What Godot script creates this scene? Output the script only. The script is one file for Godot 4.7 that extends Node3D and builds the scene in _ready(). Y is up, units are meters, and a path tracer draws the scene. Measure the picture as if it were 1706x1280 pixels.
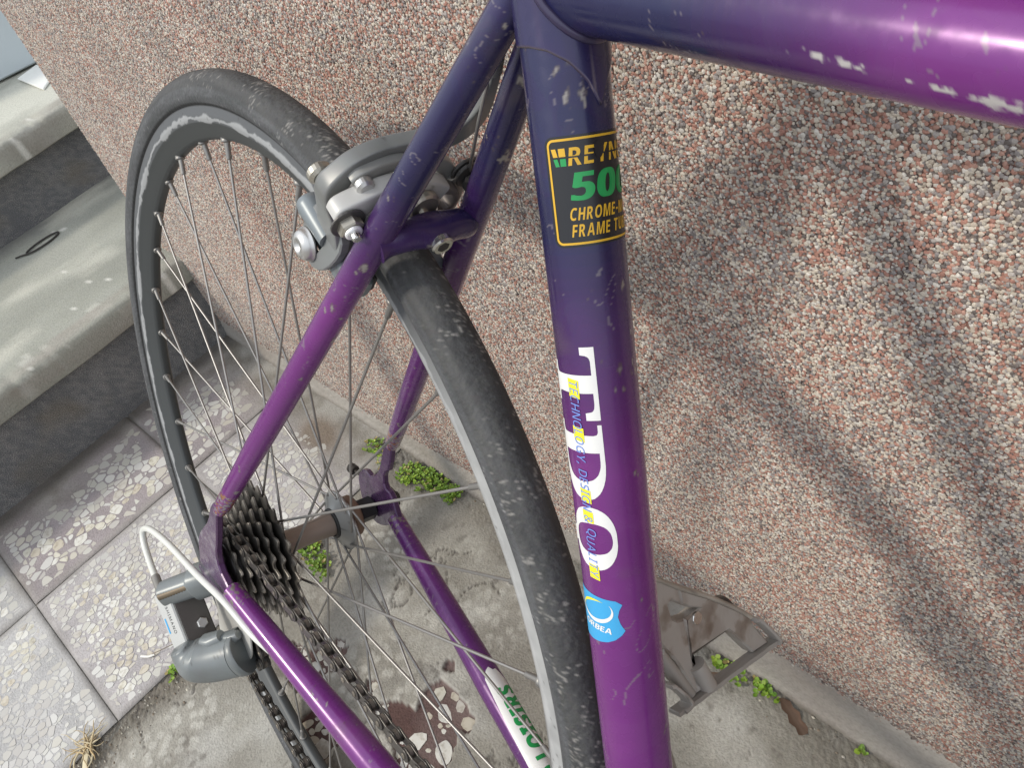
extends Node3D
# A purple racing bicycle leaning on a washed-granite wall, seen from above its seat tube.
# World: x along the wall (bicycle heading), y up, z out of the wall; the rear tyre touches the ground at the origin.

const HA := 0.334            # axle height in the bicycle's own axes
const WALL_Z := -0.343
var BB := Vector3(0.389, -0.0518, 0.0)
var SC := Vector3(0.245, 0.413, 0.0)
var ST := Vector3(-0.2947, 0.9556, 0.0)   # seat tube direction
var bike: Node3D
var taken := {}
var rng := RandomNumberGenerator.new()
var n1 := FastNoiseLite.new()
var n2 := FastNoiseLite.new()
var n3 := FastNoiseLite.new()
var n4 := FastNoiseLite.new()
var M := {}

# ---------------------------------------------------------------- mesh builder
class Mb:
	var v := PackedVector3Array()
	var c := PackedColorArray()
	var ix := PackedInt32Array()
	var nn := PackedVector3Array()
	func add(p: Vector3, col: Color = Color.WHITE) -> int:
		v.append(p); c.append(col)
		return v.size() - 1
	func tri(a: int, b: int, d: int) -> void:   # counter-clockwise seen from outside
		ix.append(a); ix.append(d); ix.append(b)
	func quad(a: int, b: int, d: int, e: int) -> void:
		tri(a, b, d); tri(a, d, e)
	func face(pts: Array, col: Color = Color.WHITE) -> void:
		var f := v.size()
		for p in pts: add(p, col)
		for k in range(1, pts.size() - 1): tri(f, f + k, f + k + 1)
	func mesh() -> ArrayMesh:
		nn.resize(v.size()); nn.fill(Vector3.ZERO)
		for t in range(0, ix.size(), 3):
			var a := ix[t]; var b := ix[t + 2]; var d := ix[t + 1]
			var n := (v[b] - v[a]).cross(v[d] - v[a])
			nn[a] += n; nn[b] += n; nn[d] += n
		for k in nn.size(): nn[k] = nn[k].normalized() if nn[k].length_squared() > 1e-24 else Vector3.UP
		var arr := []
		arr.resize(Mesh.ARRAY_MAX)
		arr[Mesh.ARRAY_VERTEX] = v; arr[Mesh.ARRAY_NORMAL] = nn
		arr[Mesh.ARRAY_COLOR] = c; arr[Mesh.ARRAY_INDEX] = ix
		var m := ArrayMesh.new()
		m.add_surface_from_arrays(Mesh.PRIMITIVE_TRIANGLES, arr)
		return m

# ---------------------------------------------------------------- node helpers
func numbered(called: String) -> String:
	if not taken.has(called):
		taken[called] = 0
		return called
	taken[called] += 1
	return "%s_%03d" % [called, taken[called]]

func tag(o: Node, label: String, category: String, group := "") -> void:
	o.set_meta("label", label); o.set_meta("category", category)
	if group: o.set_meta("group", group)

func thing(called: String, label: String, category: String, at := Vector3.ZERO, group := "") -> Node3D:
	var o := Node3D.new()
	o.name = numbered(called); add_child(o, true); o.position = at
	tag(o, label, category, group)
	return o

func put(called: String, m: Mesh, mat_: Material, parent: Node = self) -> MeshInstance3D:
	var o := MeshInstance3D.new()
	o.name = called if parent != self else numbered(called)
	o.mesh = m; o.material_override = mat_
	o.cast_shadow = GeometryInstance3D.SHADOW_CASTING_SETTING_ON
	parent.add_child(o, true)
	return o

func group_part(called: String, parent: Node) -> Node3D:
	var o := Node3D.new()
	o.name = called; parent.add_child(o, true)
	return o

func std(col: Color, rough: float, metal := 0.0, vc := false) -> StandardMaterial3D:
	var m := StandardMaterial3D.new()
	m.albedo_color = col.linear_to_srgb(); m.roughness = rough; m.metallic = metal
	m.vertex_color_use_as_albedo = vc
	return m

func lin(r: float, g: float, b: float) -> Color:
	return Color(r, g, b)

# ---------------------------------------------------------------- shapes
func sweep(mb: Mb, pts: Array, hu: Array, hv: Array, up: Vector3, ring := 16, pw := 2.0, colf = null, cap := true) -> void:
	# superellipse section of half-widths hu (across) and hv (along up) carried along pts
	var n := pts.size()
	var first := mb.v.size()
	var us := []; var vs := []
	for i in n:
		var t: Vector3 = (pts[mini(i + 1, n - 1)] - pts[maxi(i - 1, 0)]).normalized()
		var w := up - t * up.dot(t)
		if w.length() < 0.05: w = (Vector3.RIGHT if absf(t.x) < 0.8 else Vector3.UP); w = w - t * w.dot(t)
		w = w.normalized()
		var u := w.cross(t)
		us.append(u); vs.append(w)
		for k in ring:
			var a := TAU * k / ring
			var ca := cos(a); var sa := sin(a)
			var x := signf(ca) * pow(absf(ca), 2.0 / pw); var y := signf(sa) * pow(absf(sa), 2.0 / pw)
			var p: Vector3 = pts[i] + u * (x * hu[i]) + w * (y * hv[i])
			mb.add(p, colf.call(p, i, a) if colf != null else Color.WHITE)
	for i in n - 1:
		for k in ring:
			var k2 := (k + 1) % ring
			var a := first + i * ring
			mb.quad(a + k, a + k2, a + ring + k2, a + ring + k)
	if cap:
		for e in [0, n - 1]:
			var f := mb.v.size()
			for k in ring: mb.add(mb.v[first + e * ring + k], mb.c[first + e * ring + k])
			for k in range(1, ring - 1):
				if e == 0: mb.tri(f, f + k + 1, f + k)
				else: mb.tri(f, f + k, f + k + 1)

func fill(n: int, x: float) -> Array:
	var a := []
	a.resize(n); a.fill(x)
	return a

func smooth_path(ctrl: Array, n: int) -> Array:   # Catmull-Rom through control points
	var out := []
	var m := ctrl.size()
	for i in n:
		var f := float(i) / (n - 1) * (m - 1)
		var k := mini(int(f), m - 2)
		var t := f - k
		var p0 = ctrl[maxi(k - 1, 0)]; var p1 = ctrl[k]; var p2 = ctrl[k + 1]; var p3 = ctrl[mini(k + 2, m - 1)]
		out.append(0.5 * (2.0 * p1 + (p2 - p0) * t + (2.0 * p0 - 5.0 * p1 + 4.0 * p2 - p3) * t * t + (3.0 * p1 - p0 - 3.0 * p2 + p3) * t * t * t))
	return out

func tube(a: Vector3, b: Vector3, ra: float, rb: float, ring := 16, steps := 1, colf = null, cap := true) -> Mb:
	var mb := Mb.new()
	var pts := []; var h := []
	for i in steps + 1:
		var t := float(i) / steps
		pts.append(a.lerp(b, t)); h.append(lerpf(ra, rb, t))
	sweep(mb, pts, h, h, Vector3(0.13, 0.2, 1.0), ring, 2.0, colf, cap)
	return mb

func lathe(mb: Mb, prof: Array, seg: int, origin: Vector3, ax: Vector3, colf = null, closed := false, a0 := 0.0, a1 := TAU) -> void:
	# prof: Vector2(along axis, radius); outside is to the left when walking the profile with rising axis value
	var e := ax.cross(Vector3.UP)
	if ax.is_equal_approx(Vector3.BACK): e = Vector3.RIGHT
	elif e.length() < 0.01: e = Vector3.RIGHT
	e = e.normalized()
	var g := ax.cross(e)
	var first := mb.v.size()
	var full := is_equal_approx(a1 - a0, TAU)
	var cols := seg if full else seg + 1
	for i in cols:
		var a := a0 + (a1 - a0) * i / seg
		var rd := e * cos(a) + g * sin(a)
		for k in prof.size():
			var p: Vector3 = origin + ax * prof[k].x + rd * prof[k].y
			mb.add(p, colf.call(p, k, a) if colf != null else Color.WHITE)
	var m := prof.size()
	var last := m if closed else m - 1
	for i in seg:
		var i2 := (i + 1) % cols
		for k in last:
			var k2 := (k + 1) % m
			mb.quad(first + i * m + k, first + i2 * m + k, first + i2 * m + k2, first + i * m + k2)

func extrude(mb: Mb, poly: PackedVector2Array, o: Vector3, ex: Vector3, ey: Vector3, z0: float, z1: float, bev := 0.0, col := Color.WHITE) -> void:
	# polygon in (ex, ey), extruded along ex x ey from z0 to z1, with a chamfer on both rims
	var ez := ex.cross(ey)
	if Geometry2D.is_polygon_clockwise(poly): poly.reverse()
	var n := poly.size()
	var ins := PackedVector2Array()
	for i in n:
		var d1 := (poly[i] - poly[(i + n - 1) % n]).normalized(); var d2 := (poly[(i + 1) % n] - poly[i]).normalized()
		var nr := (Vector2(-d1.y, d1.x) + Vector2(-d2.y, d2.x))
		nr = nr.normalized() / maxf(0.5, sqrt(maxf(0.0, (1.0 + d1.dot(d2)) / 2.0)))
		ins.append(poly[i] + nr * bev)
	var loops := [[ins, z0], [poly, z0 + bev], [poly, z1 - bev], [ins, z1]]
	for l in 3:
		if bev == 0.0 and l != 1: continue
		for i in n:
			var j := (i + 1) % n
			var q := []
			for w in [[l, i], [l, j], [l + 1, j], [l + 1, i]]:
				var p2: Vector2 = loops[w[0]][0][w[1]]
				q.append(o + ex * p2.x + ey * p2.y + ez * loops[w[0]][1])
			mb.face(q, col)
	var tr := Geometry2D.triangulate_polygon(poly)
	for s in 2:
		var f := mb.v.size()
		for p in ins: mb.add(o + ex * p.x + ey * p.y + ez * (z1 if s == 1 else z0), col)
		for t in range(0, tr.size(), 3):
			var a := poly[tr[t]]; var b := poly[tr[t + 1]]; var d := poly[tr[t + 2]]
			var ccw := (b - a).cross(d - a) > 0.0
			if ccw == (s == 1): mb.tri(f + tr[t], f + tr[t + 1], f + tr[t + 2])
			else: mb.tri(f + tr[t], f + tr[t + 2], f + tr[t + 1])

func box(mb: Mb, o: Vector3, ex: Vector3, ey: Vector3, ez: Vector3, lo: Vector3, hi: Vector3, bev := 0.001, col := Color.WHITE) -> void:
	var p := PackedVector2Array([Vector2(lo.x, lo.y), Vector2(hi.x, lo.y), Vector2(hi.x, hi.y), Vector2(lo.x, hi.y)])
	if ex.cross(ey).dot(ez) < 0.0:
		extrude(mb, p, o, ex, ey, -hi.z, -lo.z, bev, col)
	else:
		extrude(mb, p, o, ex, ey, lo.z, hi.z, bev, col)

func v2(a: Array) -> PackedVector2Array:   # millimetres to metres
	var out := PackedVector2Array()
	for k in range(0, a.size(), 2): out.append(Vector2(a[k], a[k + 1]) * 0.001)
	return out

func round_poly(p: PackedVector2Array, times := 2) -> PackedVector2Array:   # corner cutting
	for t in times:
		var q := PackedVector2Array()
		for i in p.size():
			var a := p[i]; var b := p[(i + 1) % p.size()]
			q.append(a.lerp(b, 0.25)); q.append(a.lerp(b, 0.75))
		p = q
	return p

func hex(r: float) -> PackedVector2Array:
	var p := PackedVector2Array()
	for k in 6: p.append(Vector2(cos(TAU * k / 6), sin(TAU * k / 6)) * r)
	return p

func disc(r: float, n := 20) -> PackedVector2Array:
	var p := PackedVector2Array()
	for k in n: p.append(Vector2(cos(TAU * k / n), sin(TAU * k / n)) * r)
	return p

# decals: triangles in the plane, cut small and bent round a tube
func bend(mb: Mb, tris: PackedVector2Array, f: Callable, edge := 0.0016) -> void:
	var work := []
	for t in range(0, tris.size(), 3): work.append([tris[t], tris[t + 1], tris[t + 2]])
	while work.size() > 0:
		var t = work.pop_back()
		var a: Vector2 = t[0]; var b: Vector2 = t[1]; var d: Vector2 = t[2]
		var la := a.distance_to(b); var lb := b.distance_to(d); var lc := d.distance_to(a)
		var mx := maxf(la, maxf(lb, lc))
		if mx > edge:
			if mx == la: var m := (a + b) / 2; work.append([a, m, d]); work.append([m, b, d])
			elif mx == lb: var m := (b + d) / 2; work.append([a, b, m]); work.append([a, m, d])
			else: var m := (d + a) / 2; work.append([a, b, m]); work.append([m, b, d])
			continue
		var pa: Array = f.call(a); var pb: Array = f.call(b); var pd: Array = f.call(d)
		var i := mb.v.size()
		for p in [pa, pb, pd]: mb.v.append(p[0]); mb.c.append(Color.WHITE); mb.nn.append(p[1])
		if (pb[0] - pa[0]).cross(pd[0] - pa[0]).dot(pa[1]) > 0.0: mb.tri(i, i + 1, i + 2)
		else: mb.tri(i, i + 2, i + 1)

func decal_mesh(mb: Mb) -> ArrayMesh:
	var arr := []
	arr.resize(Mesh.ARRAY_MAX)
	arr[Mesh.ARRAY_VERTEX] = mb.v; arr[Mesh.ARRAY_NORMAL] = mb.nn; arr[Mesh.ARRAY_INDEX] = mb.ix
	var m := ArrayMesh.new()
	m.add_surface_from_arrays(Mesh.PRIMITIVE_TRIANGLES, arr)
	return m

func poly_tris(p: PackedVector2Array) -> PackedVector2Array:
	var out := PackedVector2Array()
	for i in Geometry2D.triangulate_polygon(p): out.append(p[i])
	return out

func rect(x0: float, y0: float, x1: float, y1: float, slant := 0.0) -> PackedVector2Array:
	return poly_tris(PackedVector2Array([Vector2(x0, y0), Vector2(x1, y0), Vector2(x1 + slant, y1), Vector2(x0 + slant, y1)]))

func letters(s: String, font: String, weight: int, height: float, at: Vector2, sx := 1.0, slant := 0.0, track := 0.0) -> PackedVector2Array:
	# capital height = height, baseline starts at `at`
	var out := PackedVector2Array()
	var x := at.x
	for k in s.length():
		var ch := s[k]
		if ch == " ": x += height * 0.42 * sx; continue
		var tm := TextMesh.new()
		var sf := SystemFont.new()
		sf.font_names = PackedStringArray([font]); sf.font_weight = weight
		tm.font = sf; tm.font_size = 64; tm.pixel_size = 0.01; tm.depth = 0.0; tm.curve_step = 1.0
		tm.text = ch
		tm.horizontal_alignment = HORIZONTAL_ALIGNMENT_LEFT
		tm.vertical_alignment = VERTICAL_ALIGNMENT_BOTTOM
		if tm.get_surface_count() == 0: continue
		var ar := tm.surface_get_arrays(0)
		var vv: PackedVector3Array = ar[Mesh.ARRAY_VERTEX]
		var nv: PackedVector3Array = ar[Mesh.ARRAY_NORMAL]
		var ii = ar[Mesh.ARRAY_INDEX]
		var lo := Vector2(1e9, 1e9); var hi := Vector2(-1e9, -1e9)
		var tri := PackedVector2Array()
		var idx := []
		if ii != null and ii.size() > 0: idx = Array(ii)
		else: idx = range(vv.size())
		for t in range(0, idx.size(), 3):
			if nv[idx[t]].z < 0.5: continue
			for q in 3: tri.append(Vector2(vv[idx[t + q]].x, vv[idx[t + q]].y))
		for p in vv:
			lo.x = minf(lo.x, p.x); hi.x = maxf(hi.x, p.x); lo.y = minf(lo.y, p.y); hi.y = maxf(hi.y, p.y)
		var sc := height / 0.457
		var y0 := lo.y
		if ch in "-": y0 = lo.y - 0.16
		elif ch == ",": y0 = lo.y + 0.08
		for p in tri:
			var y := (p.y - y0) * sc
			out.append(Vector2(x + (p.x - lo.x) * sc * sx + y * slant, at.y + y))
		x += (hi.x - lo.x) * sc * sx + height * (0.14 + track)
	return out

func shift_tris(t: PackedVector2Array, m: Transform2D) -> PackedVector2Array:
	var o := PackedVector2Array()
	for p in t: o.append(m * p)
	return o

# ---------------------------------------------------------------- colours of the worn frame paint
func paint(f: float, p: Vector3, wear := 0.0) -> Color:
	# f: 0 navy .. 1 magenta purple; chips down to primer where a fine noise peaks
	var navy := Color(0.017, 0.016, 0.062); var mid := Color(0.060, 0.018, 0.098); var purple := Color(0.150, 0.025, 0.170)
	var c := navy.lerp(mid, clampf(f * 2.0, 0, 1)) if f < 0.5 else mid.lerp(purple, clampf(f * 2.0 - 1.0, 0, 1))
	var d := n1.get_noise_3d(p.x * 900, p.y * 900, p.z * 900)
	c = c.lerp(Color(c.r * 1.25 + 0.01, c.g * 1.25 + 0.01, c.b * 1.2 + 0.01), clampf(d, 0, 1))
	var q := p + Vector3(n1.get_noise_3d(p.y * 700, p.z * 700, p.x * 700), n1.get_noise_3d(p.z * 700 + 50, p.x * 700, p.y * 700), n1.get_noise_3d(p.x * 700, p.y * 700 + 90, p.z * 700)) * 0.0025
	var g := n1.get_noise_3d(q.x * 9000, q.y * 3600, q.z * 9000) + 0.85 * n3.get_noise_3d(p.x * 260 + 7, p.y * 260, p.z * 260) + wear
	c = c.lerp(Color(0.10, 0.075, 0.065), 0.6 * smoothstep(0.64, 0.73, g))
	c = c.lerp(Color(0.27, 0.245, 0.225), 0.9 * smoothstep(0.72, 0.84, g))
	var sc := absf(n1.get_noise_3d(p.x * 2200 + p.y * 900, p.y * 500, p.z * 2600 + p.y * 1400))
	if sc < 0.012 and n3.get_noise_3d(p.x * 200 + 31, p.y * 200, p.z * 200) > 0.12: c = c.lerp(Color(0.22, 0.19, 0.20), 0.5)
	var dirt := clampf(n3.get_noise_3d(p.x * 120, p.y * 120, p.z * 120) * 1.2 - 0.42 + wear * 1.4, 0, 0.5)
	return c.lerp(Color(0.12, 0.095, 0.08), dirt)

func alu(p: Vector3, base: Color, dirt := 0.3) -> Color:
	var a := clampf(n3.get_noise_3d(p.x * 220, p.y * 220, p.z * 220) * 0.9 + 0.25, 0, 1) * dirt
	var g := n2.get_noise_3d(p.x * 2400, p.y * 2400, p.z * 2400)
	var c := base.lerp(Color(0.075, 0.06, 0.048), a)
	return c.lerp(Color(0.04, 0.035, 0.03), 0.5) if g + 0.6 * n3.get_noise_3d(p.x * 300, p.y * 300, p.z * 300) > 0.75 else c

func tint_mesh(mb: Mb, base: Color, dirt := 0.3) -> Mb:
	for k in mb.v.size(): mb.c[k] = alu(mb.v[k], base, dirt)
	return mb

func noise_tex(freq: float, oct: int, seed_: int, size := 512, normal := 0.0) -> NoiseTexture2D:
	var f := FastNoiseLite.new()
	f.seed = seed_; f.frequency = freq; f.fractal_octaves = oct; f.noise_type = FastNoiseLite.TYPE_SIMPLEX_SMOOTH
	var t := NoiseTexture2D.new()
	t.width = size; t.height = size; t.seamless = true; t.noise = f; t.normalize = true
	if normal > 0.0: t.as_normal_map = true; t.bump_strength = normal
	return t

func ramp_tex(freq: float, oct: int, seed_: int, size: int, cols: Array, kind := FastNoiseLite.TYPE_SIMPLEX_SMOOTH) -> NoiseTexture2D:
	var t := noise_tex(freq, oct, seed_, size)
	(t.noise as FastNoiseLite).noise_type = kind
	if kind == FastNoiseLite.TYPE_CELLULAR:
		(t.noise as FastNoiseLite).cellular_return_type = FastNoiseLite.RETURN_CELL_VALUE
		(t.noise as FastNoiseLite).fractal_type = FastNoiseLite.FRACTAL_NONE
	var g := Gradient.new()
	var off := PackedFloat32Array(); var cc := PackedColorArray()
	for k in cols.size(): off.append(cols[k][0]); cc.append((cols[k][1] as Color).linear_to_srgb())
	g.offsets = off; g.colors = cc
	t.color_ramp = g
	return t

func materials() -> void:
	var m := std(Color.WHITE, 0.32, 0.14, true)
	m.metallic_specular = 0.35
	m.clearcoat_enabled = true; m.clearcoat = 0.55; m.clearcoat_roughness = 0.24
	m.roughness_texture = noise_tex(0.02, 4, 11, 512); m.roughness = 0.48
	m.uv1_triplanar = true; m.uv1_scale = Vector3.ONE * 9.0
	M.paint = m
	M.alloy = std(Color.WHITE, 0.42, 0.55, true)
	M.dull = std(Color.WHITE, 0.5, 0.25, true)
	M.grey_paint = std(Color.WHITE, 0.38, 0.15, true)
	M.chrome = std(Color(0.62, 0.61, 0.58), 0.22, 1.0)
	M.dark_alloy = std(Color(0.10, 0.095, 0.09), 0.5, 0.5)
	M.satin = std(Color(0.55, 0.54, 0.52), 0.34, 0.8)
	M.spoke = std(Color(0.33, 0.315, 0.295), 0.42, 0.75)
	M.nipple = std(Color(0.24, 0.23, 0.215), 0.45, 0.6)
	M.brass = std(Color(0.45, 0.42, 0.36), 0.4, 0.85)
	M.black = std(Color(0.018, 0.017, 0.017), 0.45, 0.1)
	M.blackm = std(Color.WHITE, 0.42, 0.45, true)
	M.rubber = std(Color.WHITE, 0.72, 0.0, true)
	var rt := noise_tex(0.05, 5, 21, 512, 6.0)
	M.rubber.normal_enabled = true; M.rubber.normal_texture = rt; M.rubber.normal_scale = 0.5
	M.rubber.albedo_texture = ramp_tex(0.22, 3, 22, 1024, [[0.0, Color(0.72, 0.72, 0.72)], [0.5, Color(0.82, 0.82, 0.82)], [0.66, Color(1.0, 1.0, 1.0)], [1.0, Color(1, 1, 1)]])
	M.rubber.uv1_triplanar = true; M.rubber.uv1_scale = Vector3.ONE * 8.0
	M.white_housing = std(Color(0.62, 0.62, 0.57), 0.35)
	M.sticker_black = std(Color(0.012, 0.012, 0.014), 0.28)
	M.gold = std(Color(0.62, 0.36, 0.02), 0.35)
	M.green = std(Color(0.012, 0.28, 0.07), 0.35)
	M.white_ink = std(Color(0.72, 0.71, 0.68), 0.4)
	M.yellow_ink = std(Color(0.80, 0.72, 0.03), 0.4)
	M.blue_ink = std(Color(0.16, 0.26, 0.62), 0.4)
	M.sky_ink = std(Color(0.045, 0.33, 0.62), 0.4)
	M.leaf = std(Color.WHITE, 0.55, 0.0, true)
	M.leaf.backlight_enabled = true; M.leaf.backlight = Color(0.25, 0.40, 0.05)
	M.stem = std(Color(0.20, 0.22, 0.06), 0.7)
	M.straw = std(Color.WHITE, 0.8, 0.0, true)
	var stone := std(Color.WHITE, 0.78, 0.0, true)
	stone.albedo_texture = ramp_tex(0.035, 5, 31, 1024, [[0.0, Color(0.72, 0.72, 0.72)], [0.5, Color(0.9, 0.9, 0.9)], [1.0, Color(1, 1, 1)]])
	stone.uv1_triplanar = true; stone.uv1_world_triplanar = true; stone.uv1_scale = Vector3.ONE * 5.0
	stone.normal_enabled = true; stone.normal_texture = noise_tex(0.06, 5, 32, 1024, 5.0); stone.normal_scale = 0.6
	M.stone = stone
	M.riser = std(Color.WHITE, 0.85, 0.0, true)
	M.riser.albedo_texture = ramp_tex(0.30, 2, 71, 1024, [[0.0, Color(0.12, 0.12, 0.125)], [0.42, Color(0.33, 0.33, 0.33)], [0.6, Color(0.42, 0.42, 0.41)], [0.72, Color(0.9, 0.87, 0.82)], [1.0, Color(1, 0.98, 0.95)]])
	M.riser.uv1_triplanar = true; M.riser.uv1_world_triplanar = true; M.riser.uv1_scale = Vector3.ONE * 2.3
	M.riser.normal_enabled = true; M.riser.normal_texture = noise_tex(0.22, 3, 72, 1024, 6.0); M.riser.normal_scale = 0.8
	M.cast = std(Color.WHITE, 0.45, 0.15, true)
	M.cast.albedo_texture = ramp_tex(0.012, 5, 73, 512, [[0.0, Color(0.30, 0.22, 0.17)], [0.35, Color(0.55, 0.47, 0.41)], [0.5, Color(0.93, 0.9, 0.87)], [1.0, Color(1, 1, 1)]])
	M.cast.uv1_triplanar = true; M.cast.uv1_scale = Vector3.ONE * 6.0
	M.chip = std(Color.WHITE, 0.5, 0.0, true)
	M.door = std(Color(0.52, 0.58, 0.60), 0.5)
	M.marble = std(Color(0.78, 0.77, 0.72), 0.35)
	M.grain = std(Color.WHITE, 0.7, 0.0, true)
	M.iron = std(Color(0.05, 0.045, 0.04), 0.7, 0.4)

# ---------------------------------------------------------------- the place
func grid_sheet(x0: float, x1: float, z0: float, z1: float, st: float, f: Callable) -> Mb:
	var mb := Mb.new()
	var nx := int(round((x1 - x0) / st)); var nz := int(round((z1 - z0) / st))
	for i in nx + 1:
		for k in nz + 1:
			var r: Array = f.call(x0 + (x1 - x0) * i / nx, z0 + (z1 - z0) * k / nz)
			mb.v.append(Vector3(x0 + (x1 - x0) * i / nx, r[0], z0 + (z1 - z0) * k / nz)); mb.c.append(r[1])
	for i in nx:
		for k in nz:
			var a := i * (nz + 1) + k
			mb.quad(a, a + 1, a + nz + 2, a + nz + 1)
	return mb

var patches := []

func cement(x: float, z: float) -> Array:
	var big := n3.get_noise_2d(x * 55, z * 55)
	var mid := n1.get_noise_2d(x * 420, z * 420)
	var fine := n2.get_noise_2d(x * 1500, z * 1500)
	var h := 0.0012 * big + 0.00035 * mid + 0.00008 * fine
	var c := Color(0.335, 0.316, 0.272).lerp(Color(0.215, 0.198, 0.165), clampf(big * 1.1 + 0.35, 0, 1))
	c = c.lerp(Color(0.46, 0.445, 0.405), clampf(mid * 1.3 - 0.1, 0, 0.6))
	c = c * (1.0 + 0.10 * fine)
	# greasy grey stains
	var st := n3.get_noise_2d(x * 140 + 40, z * 140 - 12)
	if st > 0.42: c = c.lerp(Color(0.15, 0.135, 0.115), clampf((st - 0.42) * 7.0, 0, 0.7))
	c = c.lerp(Color(0.20, 0.18, 0.15), 0.55 * smoothstep(0.12, 0.5, n3.get_noise_2d(x * 36 + 900, z * 36 + 30)))
	# half-buried stone chips that shine through the worn screed
	var ch := n4.get_noise_2d(x * 1000, z * 1000)
	var chm := clampf(n3.get_noise_2d(x * 42 + 500, z * 42) * 2.2 + 0.25, 0, 1) * clampf(1.0 - (x - 0.05) * 6.0, 0.25, 1.0)
	if ch < -0.62: c = c.lerp(Color(0.56, 0.54, 0.48), 0.5 * chm * smoothstep(-0.62, -0.72, ch)); h += 0.0003 * chm
	# damp soil along the wall and along the broken edge beside the tiles
	var w := clampf(1.0 - (z - WALL_Z) / (0.055 + 0.04 * big), 0, 1)
	var e := clampf(1.5 * (1.0 - (x + 0.264) / (0.046 + 0.03 * n1.get_noise_2d(z * 260, 7.0))), 0, 1) * clampf((z + 0.28) * 6.0 , 0.25, 1)
	var soil := maxf(w * 0.8, e)
	c = c.lerp(Color(0.15, 0.13, 0.10).lerp(Color(0.060, 0.052, 0.042), clampf(mid + 0.4, 0, 1)), soil * clampf(0.9 + fine, 0, 1))
	h += soil * (0.002 * fine - 0.001 + 0.0016 * mid)
	# cracks
	var cr := absf(n1.get_noise_2d(x * 190 + 300, z * 190 + 90) + 0.012 * fine)
	if cr < 0.006 and n3.get_noise_2d(x * 50 + 70, z * 50) > 0.05: h -= 0.0016; c = c.lerp(Color(0.08, 0.07, 0.06), 0.65)
	# pits
	if n1.get_noise_2d(x * 2600 + 11, z * 2600) > 0.60: h -= 0.0005; c = c.lerp(Color(0.14, 0.12, 0.10), 0.6)
	# patches where the screed has flaked off the old terrazzo
	for pt in patches:
		var q := Vector2(x + 0.004 * n1.get_noise_2d(x * 700, z * 700 + 50) + 0.0015 * fine, z + 0.004 * n1.get_noise_2d(x * 700 + 90, z * 700))
		if (pt[1] as Rect2).has_point(q) and Geometry2D.is_point_in_polygon(q, pt[0]):
			h = -0.0035 + 0.0003 * mid
			c = Color(0.095, 0.050, 0.043).lerp(Color(0.16, 0.11, 0.10), clampf(mid * 1.2 + 0.25, 0, 1))
			break
	return [h, c]

func chip_mesh(seed_: int) -> ArrayMesh:
	var r := RandomNumberGenerator.new(); r.seed = seed_
	var p := PackedVector2Array()
	var n := 5 + r.randi() % 4
	var ph := r.randf() * TAU
	for k in n:
		var a := TAU * (k + r.randf_range(-0.3, 0.3)) / n
		p.append(Vector2(cos(a), sin(a)) * r.randf_range(0.78, 1.08))
	if seed_ % 3 == 0: p = round_poly(p, 1)
	var mb := Mb.new()
	extrude(mb, p, Vector3.ZERO, Vector3.RIGHT, Vector3(0, 0, -1), -1.0, 0.0, 0.03)
	for k in mb.v.size():
		mb.c[k] = Color(0.93, 0.93, 0.93) if sin(mb.v[k].x * 5.0 + ph) > 0.2 else Color.WHITE
	return mb.mesh()

var chip_variants := []
var chip_mats := []

func scatter_chips(x0: float, x1: float, z0: float, z1: float, rmin: float, rmax: float, tries: int, sd: int, inside: Callable) -> Array:
	var r := RandomNumberGenerator.new(); r.seed = sd
	var out := []
	var cell := rmax * 2.6
	var gridd := {}
	for t in tries:
		var f := float(t) / tries
		var rad := lerpf(rmax, rmin, pow(f, 0.45)) * r.randf_range(0.85, 1.1)
		var x := r.randf_range(x0 + rad * 0.9, x1 - rad * 0.9); var z := r.randf_range(z0 + rad * 0.9, z1 - rad * 0.9)
		if inside.is_valid() and not inside.call(x, z): continue
		var gx := int(floor(x / cell)); var gz := int(floor(z / cell))
		var ok := true
		for i in [-1, 0, 1]:
			for k in [-1, 0, 1]:
				for o in gridd.get(Vector2i(gx + i, gz + k), []):
					if Vector2(x - o[0], z - o[1]).length() < (rad + o[2]) * 0.84: ok = false; break
		if not ok: continue
		var it := [x, z, rad, r.randf() * TAU, r.randf_range(0.62, 0.95), r.randi() % 24, r.randi() % 6, r.randf_range(0.00015, 0.00045)]
		if not gridd.has(Vector2i(gx, gz)): gridd[Vector2i(gx, gz)] = []
		gridd[Vector2i(gx, gz)].append(it)
		out.append(it)
	return out

func chip_xf(it: Array, y: float) -> Transform3D:
	var s: float = it[2]
	var b := Basis(Vector3.UP, it[3]) * Basis.from_scale(Vector3(s * 1.12, it[7] + 0.0002, s * it[4]))
	return Transform3D(b, Vector3(it[0], y + it[7], it[1]))

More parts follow.
